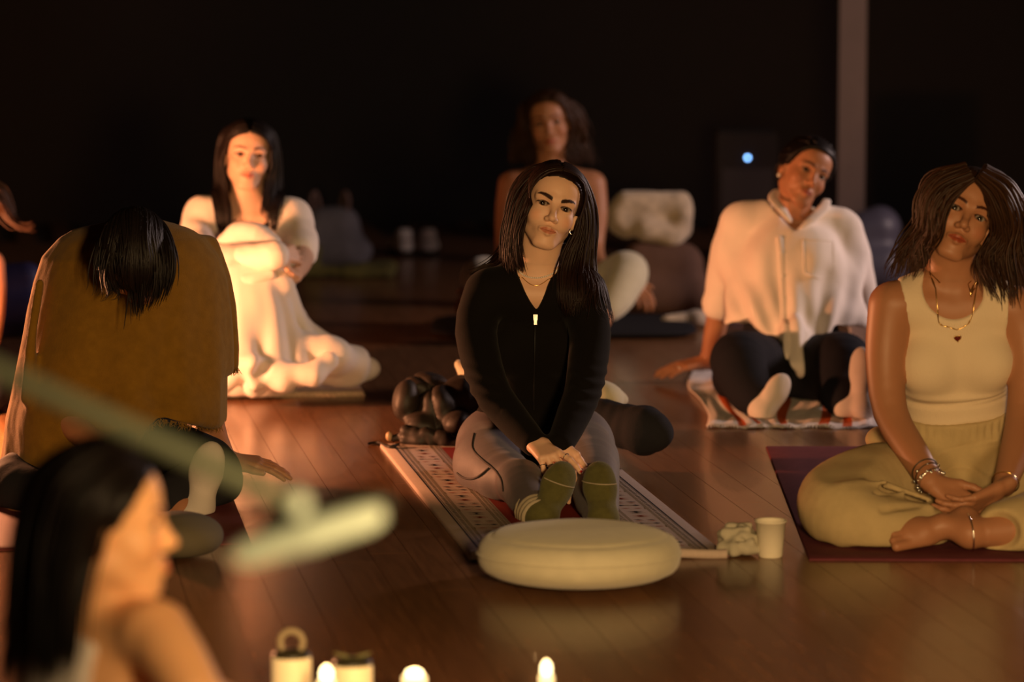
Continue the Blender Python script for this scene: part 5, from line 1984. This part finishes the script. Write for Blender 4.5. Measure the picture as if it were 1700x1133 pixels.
# ------------------------------------------------------------------ woman close to the camera, in profile
def woman_profile():
    H = Head(at(258, 866, 5.02), yaw=98, pitch=2, roll=0, sc=1.0)
    J = dict(pel=at(120, 1370, 5.10), neck=at(172, 1034, 5.04), sl=at(62, 1052, 5.16), sr=at(262, 1054, 4.93), fwd=A(.77, .64, 0))
    armR = [J['sr'], at(294, 1100, 4.88), at(334, 1165, 4.84), at(372, 1180, 4.92), at(384, 1215, 5.0)]
    armL = [J['sl'], at(90, 1130, 5.25), at(150, 1230, 5.35), at(220, 1250, 5.4), at(270, 1260, 5.42)]
    rA = [.050, .046, .040, .036, .026]
    legR = [at(180, 1400, 5.05), at(290, 1370, 5.0), at(390, 1300, 5.05), at(420, 1380, 5.08), at(450, 1450, 5.08)]
    legL = [at(130, 1400, 5.25), at(250, 1350, 5.3), at(360, 1290, 5.35), at(390, 1350, 5.38), at(420, 1400, 5.4)]
    rL = [.09, .084, .062, .052, .036]
    F = Field(.02)
    torso(F, J, -.002)
    head_shape(F, H, .96); neck_shape(F, J, H, .048)
    limbs(F, armR, rA); limbs(F, armL, rA); limbs(F, legR, rL); limbs(F, legL, rL)
    h1 = hand(F, armR[-1], A(.3, .25, .02), A(0, -.3, 1), 1, curl=.4)
    h2 = hand(F, armL[-1], A(.3, .0, .02), A(0, -.3, 1), -1, curl=.4)
    for a, s_ in ((legR[-1], 0), (legL[-1], 1)):
        foot(F, A(a[0] - .05, a[1], .002), A(a[0] + .16, a[1] + .05, .002), A(0, 0, -1), a, .95)
    vq = body_mesh(F, H, [h1, h2], h=.007, hh=.003)
    vq[0][:, 2] = np.maximum(vq[0][:, 2], .001)
    T = np.ones((len(vq[0]), 3))
    face_tint(H, vq[0], T, browc=(.2, .12, .1))
    p = put('person', vq, M_SKIN_WARM, base=A(J['pel'][0], J['pel'][1], 0), tint=T, category='person',
            label='blurred woman in profile close to the camera, long dark hair and white sleeveless top')
    make_eyes(H, p)
    u, f, r = J['u'], J['f'], J['r']
    G = Field(.02)
    torso(G, J, .006)
    G.ell(J['neck'] - u * .07 - f * .035, A(.115, .075, .075), J['R'], .03)
    tz = lerp(J['pel'], J['neck'], 1.0)
    G.fn(lambda P: (P - tz) @ u, [-1e3] * 3, [1e3] * 3, .006, 'i')
    for sh, sg in ((J['sl'], -1), (J['sr'], 1)):
        G.ell(sh - u * .05 + r * sg * .015, A(.058, .12, .11), J['R'], .008, 's')
    put('strap_top', G.mesh(.007), M_WHITE_SHIRT, p)
    L = Field(.02)
    limbs(L, legR, rL, .014, sub=4, k=.03); limbs(L, legL, rL, .014, sub=4, k=.03)
    L.ell(J['pel'], A(.17, .12, .11), J['R'], .06)
    L.fn(lambda P: .003 - P[..., 2], [-1e3] * 3, [1e3] * 3, .015, 'i')
    put('trousers', L.mesh(.009), mat('pink_trousers', (.42, .16, .12), .9), p)
    C = Field(.02)
    head_shape(C, H); neck_shape(C, J, H); torso(C, J, .008)
    d = 4.98
    hair_sheets(H, C, p, M_HAIR_BLACK, [
        [gp(d, (246, 795, -.02), (214, 811, -.06), (184, 846, -.08), (168, 885, -.07), (152, 938, -.06), (138, 1010, -.08), (128, 1140, -.08)),
         gp(d, (236, 762, -.02), (190, 775, -.07), (150, 824, -.10), (128, 894, -.10), (112, 982, -.10), (104, 1150, -.10)),
         gp(d, (222, 736, .0), (165, 746, -.05), (110, 797, -.06), (84, 876, -.06), (74, 982, -.08), (70, 1150, -.08)),
         gp(d, (210, 728, .03), (140, 736, .03), (80, 788, .03), (52, 876, .03), (40, 982, .02), (30, 1150, .02))],
        [gp(d, (226, 736, .06), (150, 740, .10), (90, 797, .12), (62, 885, .12), (50, 1000, .10), (40, 1150, .10)),
         gp(d, (246, 795, .06), (215, 815, .12), (170, 859, .14), (130, 912, .14), (90, 1000, .12), (60, 1150, .12))]],
        n=260, r=.0042, depth=.02, jit=.006, seed=12, cap=.009)


woman_profile()
# ------------------------------------------------------------------ person cut by the left edge of the frame
def person_edge():
    H = Head(at(-42, 350, 10.62), yaw=35, pitch=0, roll=4, sc=1.0)
    J = dict(pel=at(-95, 612, 10.75), neck=at(-62, 425, 10.70), sl=at(-140, 450, 10.72), sr=at(-16, 440, 10.66), fwd=A(.4, -.9, 0))
    armR = [J['sr'], at(-12, 485, 10.60), at(-14, 535, 10.52), at(-22, 575, 10.44), at(-48, 600, 10.38)]
    armL = [J['sl'], at(-152, 500, 10.66), at(-150, 560, 10.58), at(-120, 590, 10.44), at(-90, 605, 10.38)]
    rA = [.048, .044, .039, .035, .026]
    legL = [at(-130, 620, 10.68), at(-190, 640, 10.50), at(-240, 648, 10.35), at(-170, 672, 10.25), at(-100, 682, 10.22)]
    legR = [at(-60, 620, 10.68), at(-40, 638, 10.50), at(-24, 648, 10.35), at(-64, 672, 10.25), at(-110, 684, 10.18)]
    rL = [.09, .084, .066, .056, .038]
    F = Field(.02)
    torso(F, J, -.002)
    head_shape(F, H); neck_shape(F, J, H)
    limbs(F, armL, rA); limbs(F, armR, rA); limbs(F, legL, rL); limbs(F, legR, rL)
    h1 = hand(F, armR[-1], A(-.2, -.2, -.05), A(0, -.4, .8), -1, curl=.4)
    h2 = hand(F, armL[-1], A(.2, -.2, -.05), A(0, -.4, .8), 1, curl=.4)
    vq = body_mesh(F, H, [h1, h2], h=.008, hh=.0034)
    vq[0][:, 2] = np.maximum(vq[0][:, 2], .004)
    T = np.ones((len(vq[0]), 3))
    face_tint(H, vq[0], T)
    p = put('person', vq, M_SKIN_TAN, base=A(J['pel'][0], J['pel'][1], 0), tint=T, category='person',
            label='person with bare arm cut off by the left edge, behind the mustard shawl')
    make_eyes(H, p)
    u, f, r = J['u'], J['f'], J['r']
    G = Field(.02)
    torso(G, J, .007)
    for sh in (J['sl'], J['sr']):
        G.ell(sh - u * .05, A(.058, .12, .11), J['R'], .008, 's')
    G.ell(J['neck'] + f * .06, A(.07, .09, .07), J['R'], .008, 's')
    put('tank_top', G.mesh(.008), M_WHITE_SHIRT, p)
    L = Field(.02)
    limbs(L, legL, rL, .012, sub=4); limbs(L, legR, rL, .012, sub=4)
    L.ell(J['pel'], A(.17, .12, .11), J['R'], .06)
    L.cap(J['pel'], legL[0], .11, .10, .04); L.cap(J['pel'], legR[0], .11, .10, .04); L.cap(legL[3], legL[4], .066, .056, .03)
    L.fn(lambda P: .006 - P[..., 2], [-1e3] * 3, [1e3] * 3, .015, 'i')
    put('trousers', L.mesh(.009), M_DARK, p)
    C = Field(.02)
    head_shape(C, H); neck_shape(C, J, H); torso(C, J, .01)
    d = 10.64
    hair_sheets(H, C, p, M_HAIR_BROWN, [
        [gp(d, (-30, 315, -.02), (-6, 330, -.02), (6, 350, .0), (18, 366, .0), (40, 378, .0), (60, 370, .0)),
         gp(d, (-38, 290, .04), (4, 305, .06), (20, 335, .06), (26, 362, .06), (44, 380, .05), (62, 384, .05))],
        [gp(d, (-46, 312, -.02), (-66, 330, .02), (-74, 360, .04), (-70, 400, .04), (-60, 430, .04)),
         gp(d, (-42, 290, .04), (-80, 310, .1), (-94, 360, .12), (-92, 410, .12), (-84, 440, .12))]],
        n=130, r=.0042, depth=.03, jit=.006, seed=15, cap=.009, back=([H.w(0, -.05, .02), at(-60, 420, 10.78)], [.09, .08]))


person_edge()
# ------------------------------------------------------------------ candles and lanterns of the altar
def lantern(px, py, d, rr, label, handle):
    c = at(px, py, d); top = c[2]
    c = A(c[0], c[1], 0)
    t = empty('lantern', c, label, 'lantern', 'small cream lanterns among the candles')
    put('glass', lathe([(.001, .001), (rr * .98, .001), (rr, .006), (rr, top - .004), (rr * .97, top), (.001, top)], 32, c), M_WAX, t, label='glowing cream body')
    put('lid', lathe([(rr * .98, top), (rr * .98, top + .005), (rr * .80, top + .011), (.002, top + .013)], 32, c), M_LID, t)
    if handle == 'ring':
        pts = [c + A(.0215 * math.cos(a), 0, top + .027 + .0215 * math.sin(a)) for a in np.linspace(-.7, math.pi + .7, 30)]
        put('handle', tube(pts, .0062, 8), mat('pale_cord', (.34, .27, .16), .8), t, label='pale ring handle')
    else:
        for s in (-1, 1):
            P = [c + A(s * .004, 0, top + .012), c + A(s * .018, -.004, top + .017), c + A(s * .033, -.004, top + .022)]
            K = Field(.004)
            K.chain(P, [.004, .008, .004], n=A(0, .3, 1), sq=2.2, sub=4)
            put('leaf', K.mesh(.0022), mat('leaf', (.16, .15, .06), .6), t, label='dark green leaf on the lid')


lantern(484, 1090, 6.28, .0375, 'cream lantern with a pale ring handle on its dark lid', 'ring')
lantern(585, 1103, 6.26, .0380, 'cream lantern with dark leaves on its lid', 'leaf')


def candle(px, py, d, rr, label, flame, power):
    c = at(px, py, d); top = c[2]
    c = A(c[0], c[1], 0)
    t = empty('candle', c, label, 'candle', 'lit candles in front')
    hw = top - (.026 if flame == 'tall' else .012)
    put('wax', lathe([(.001, .001), (rr * .97, .001), (rr, .004), (rr, hw - .003), (rr * .9, hw), (rr * .5, hw - .004), (.001, hw - .005)], 28, c), M_WAX_LIT, t)
    put('wick', tube([c + A(0, 0, hw - .005), c + A(.0005, 0, hw + .004)], .0008, 6), M_LID, t)
    fh = top - hw + .002
    put('flame', lathe([(.0005, hw - .001), (rr * .62, hw + fh * .10), (rr * .74, hw + fh * .40), (rr * .58, hw + fh * .72), (rr * .28, hw + fh * .93), (.0005, hw + fh)], 16, c), M_FLAME, t)
    light('candle_light', 'POINT', tuple(c + A(0, 0, top + .012)), power, (1.0, .60, .24), .012)


candle(542, 1106, 6.08, .0170, 'lit candle standing in front of the leafy lantern', 'tall', .04)
candle(688, 1112, 6.12, .0230, 'broad lit candle right of the lanterns', 'short', .04)
candle(907, 1098, 6.10, .0135, 'slim lit candle standing apart, below the round cushion', 'tall', .03)

# ------------------------------------------------------------------ boom stand close to the camera
def boom():
    a, b = at(-60, 590, 3.62), at(492, 838, 3.50)
    base = A(a[0] - .06, a[1], 0)
    t = empty('boom_stand', base, 'blurred pale green boom arm and rod crossing in front of the mustard shawl', 'stand')
    put('boom_arm', tube([a - (b - a) * .12, a, lerp(a, b, .5), b], .0115, 14), M_PALE_ROD, t)
    put('end_cap', ball(b, .0145, 14, 10), M_BRIGHT_ROD, t)
    c, e = at(385, 925, 3.62), at(636, 852, 3.62)
    put('rod', tube([c, lerp(c, e, .12), lerp(c, e, .48), lerp(c, e, .53), lerp(c, e, .58), lerp(c, e, .9), e], [.010, .0175, .0175, .0195, .0175, .0160, .009], 16), M_BRIGHT_ROD, t)
    m0, m1 = at(430, 880, 3.66), at(650, 832, 3.66)
    put('joint', tube([m0, lerp(m0, m1, .1), lerp(m0, m1, .9), m1], [.006, .019, .016, .006], 14), M_LID, t, label='black joint between the two pale rods')
    top = a - (b - a) * .06
    put('pole', tube([A(base[0], base[1], .02), A(base[0], base[1], top[2] + .02)], .011, 12), M_LID, t)
    for k in range(3):
        an = k * 2.094 + .5
        put('leg', tube([A(base[0], base[1], .16), A(base[0] + .28 * math.cos(an), base[1] + .28 * math.sin(an), .010)], .009, 8), M_LID, t)


boom()

# ------------------------------------------------------------------ mat and cushion by the person in the shawl
p0 = on_floor(418, 905); p1 = on_floor(352, 742)
ev = unit(p1 - p0); eu = A(-ev[1], ev[0], 0)
put('yoga_mat', slab(p0 + eu * .66, -eu, ev, .66, 1.45, .005, 10, 30, edge=.003), mat('wine_mat', (.16, .022, .022), .7, bump=.4, bscale=200), base=p0,
    label='dark wine red mat under the person in the mustard shawl', category='mat')
c0 = on_floor(298, 925)
F = Field(.02)
F.ell(c0 + A(0, 0, .050), A(.105, .10, .058))
F.fn(lambda P: .006 - P[..., 2], [-1e3] * 3, [1e3] * 3, .012, 'i')
v, q = F.mesh(.006)
v += normals(v, q) * (.003 * fold(v, 50, 2))[:, None]
put('cushion', (v, q), mat('olive_grey_cloth', (.115, .098, .062), .95, bump=.4, bscale=260), base=c0,
    label='small olive grey cushion in front of the white-socked foot', category='cushion')

# ------------------------------------------------------------------ things along the back of the room
zb = on_floor(935, 548)
F = Field(.02)


def zabuton(P):
    x = P - (zb + A(0, 0, .018))
    e = ((np.abs(x[..., 0]) / .50) ** 6 + (np.abs(x[..., 1]) / .33) ** 6 + (np.abs(x[..., 2]) / .0165) ** 2.4 + 1e-9) ** .25
    return (e - 1) * .02


F.fn(zabuton, zb + A(-.5, -.33, 0), zb + A(.5, .33, .036))
put('floor_mat', F.mesh(.007), M_DARK, base=zb, label='thick charcoal floor mat under the curly-haired woman', category='mat')

M_BROWN = mat('brown_canvas', (.11, .055, .035), .9, var=.15, bump=.4, bscale=120)
M_FLEECE = mat('cream_fleece', (.52, .42, .30), 1.0, var=.2, vscale=30, bump=.9, bscale=90, sheen=.3)
b0 = on_floor(1095, 522)
lump('bag', [(b0 + A(-.10, 0, .09), b0 + A(.13, 0, .08), .09, .085), (b0 + A(-.07, .02, .20), b0 + A(.09, .02, .20), .085, .08), (b0 + A(.16, -.03, .05), b0 + A(.22, -.03, .03), .05, .035)],
     M_BROWN, 'slumped brown canvas bag at the back, right of the curly-haired woman', 'bag', .009, .05, lambda v: .012 * fold(v, 16, 2) + .006 * fold(v, 34, 1))
f0 = b0 + A(-.035, .03, 0)
lump('fleece', [(f0 + A(-.12, 0, .37), f0 + A(.10, .02, .39), .065, .065), (f0 + A(-.10, -.02, .44), f0 + A(.12, 0, .43), .05, .05), (f0 + A(-.02, -.04, .34), f0 + A(.09, -.04, .31), .05, .045), (f0 + A(.12, -.03, .40), f0 + A(.13, -.02, .33), .045, .04),
                (f0 + A(-.13, -.02, .40), f0 + A(-.10, -.02, .33), .045, .03)],
     M_FLEECE, 'crumpled cream fleece lying on the brown bag', 'blanket', .009, .03, lambda v: .012 * fold(v, 22, 2) + .006 * fold(v, 48, 3), floorz=.27)
w0 = on_floor(1130, 545)
lump('scarf', [(w0 + A(-.05, 0, .02), w0 + A(.08, .02, .035), .03, .03), (w0 + A(.06, 0, .04), w0 + A(.10, .03, .02), .03, .025)], M_FLEECE,
     'pale scarf heap on the floor beside the charcoal mat', 'scarf', .008, .02, lambda v: .006 * fold(v, 40, 1))

g0 = on_floor(552, 446)
M_GREYBLUE = mat('grey_blue_canvas', (.085, .08, .095), .9, var=.25, vscale=10, bump=.4, bscale=120)
G_ = lump('backpack', [(g0 + A(-.06, 0, .10), g0 + A(.05, 0, .10), .10, .10), (g0 + A(-.05, .02, .20), g0 + A(.04, .02, .20), .08, .08), (g0 + A(.12, -.02, .05), g0 + A(.14, -.02, .08), .05, .05)],
          M_GREYBLUE, 'grey blue backpack with raised straps by the back wall', 'bag', .010, .04, lambda v: .012 * fold(v, 15, 2))
for s in (-1, 1):
    pts = smooth_path([g0 + A(s * .07 - .01, 0, .22), g0 + A(s * .085 - .01, -.01, .31), g0 + A(s * .065 - .01, 0, .345), g0 + A(s * .045 - .01, .02, .27)], [1] * 4, 6)[0]
    put('strap', tube(pts, .010, 8), mat('mauve_strap', (.10, .06, .055), .9), G_)
o0 = on_floor(575, 462)
lump('blanket', [(o0 + A(-.17, 0, .02), o0 + A(.17, 0, .025), .035, .045), (o0 + A(.10, .02, .03), o0 + A(.20, .02, .05), .04, .03), (o0 + A(-.16, .03, .06), o0 + A(-.14, .05, .12), .04, .03)],
     mat('olive_blanket', (.085, .075, .018), 1.0, var=.5, vscale=20, bump=.6, bscale=80), 'olive green blanket heaped on the floor before the grey backpack', 'blanket', .010, .03, lambda v: .010 * fold(v, 26, 2))

M_SHOE = mat('white_leather', (.86, .78, .70), .6)
M_SOLE = mat('dark_sole', (.035, .026, .02), .8)
for k, (px, lab) in enumerate(((673, 'left white sneaker of the pair by the back wall'), (711, 'right white sneaker of the pair by the back wall'))):
    s0 = on_floor(px, 426)
    e = empty('sneaker', s0, lab, 'shoe', 'pair of white sneakers by the back wall')
    yw = rz(.28 if k == 0 else -.03)
    q_ = lambda x, y, z: s0 + yw @ A(x, y, z)
    F = Field(.015)
    F.chain([q_(0, .0, .012), q_(0, .10, .012), q_(0, .22, .012)], [.040, .044, .040], .01, n=A(0, 0, 1), sq=3.4)
    F.fn(lambda P: .001 - P[..., 2], [-1e3] * 3, [1e3] * 3, .002, 'i')
    put('sole', F.mesh(.005), M_SOLE, e, label='dark sole')
    F = Field(.02)
    F.cap(q_(0, .005, .045), q_(0, .02, .105), .036, .034)
    F.cap(q_(0, .02, .05), q_(0, .15, .045), .036, .036)
    F.ell(q_(0, .18, .040), A(.040, .055, .028), yw)
    F.cap(q_(0, .02, .10), q_(0, .10, .07), .033, .028)
    F.ell(q_(0, .04, .148), A(.024, .045, .03), yw, .008, 's')
    F.fn(lambda P: .024 - P[..., 2], [-1e3] * 3, [1e3] * 3, .004, 'i')
    put('upper', F.mesh(.005), M_SHOE, e)
    hb = [q_(.03 * math.cos(a), -.030 + .03 * (1 - math.sin(a)), .078) for a in np.linspace(.3, 2.84, 12)]
    put('heel_band', tube(hb, .005, 6), mat('tan_band', (.36, .25, .17), .7), e)

r0 = on_floor(1452, 486)
lump('backpack', [(r0 + A(-.05, 0, .12), r0 + A(.03, 0, .12), .11, .11), (r0 + A(-.04, .02, .25), r0 + A(.02, .02, .27), .09, .09)], mat('violet_grey_nylon', (.085, .08, .11), .45, bump=.3, bscale=60),
     'violet grey backpack behind the woman in the white shirt', 'bag', .010, .04, lambda v: .010 * fold(v, 16, 2))
l0 = on_floor(28, 560)
lump('bag', [(l0 + A(-.05, 0, .10), l0 + A(.05, 0, .10), .10, .10), (l0 + A(-.03, .0, .20), l0 + A(.04, 0, .22), .07, .06)], mat('blue_nylon', (.035, .035, .12), .6, bump=.3, bscale=60),
     'dark blue bag behind the person at the left edge', 'bag', .010, .04, lambda v: .010 * fold(v, 16, 3))

k0 = at(1241, 262, 15.6)
e = empty('loudspeaker', A(k0[0], k0[1] + .15, 0), 'black loudspeaker with a tiny blue light near the back wall', 'speaker')
put('cabinet', box(A(k0[0] - .14, k0[1], 0), A(k0[0] + .14, k0[1] + .28, k0[2] + .12), .012), M_WALL, e, smooth=False)
put('grille', box(A(k0[0] - .12, k0[1] - .006, .05), A(k0[0] + .12, k0[1] + .004, k0[2] - .05)), mat('speaker_grille', (.012, .010, .012), .8), e, smooth=False)
put('indicator_light', ball(k0 - A(0, .004, 0), .008, 12, 8), mat('blue_led', (.1, .2, .4), .4, emit=(.22, .48, 1.0), es=3.5), e, label='small blue indicator light')
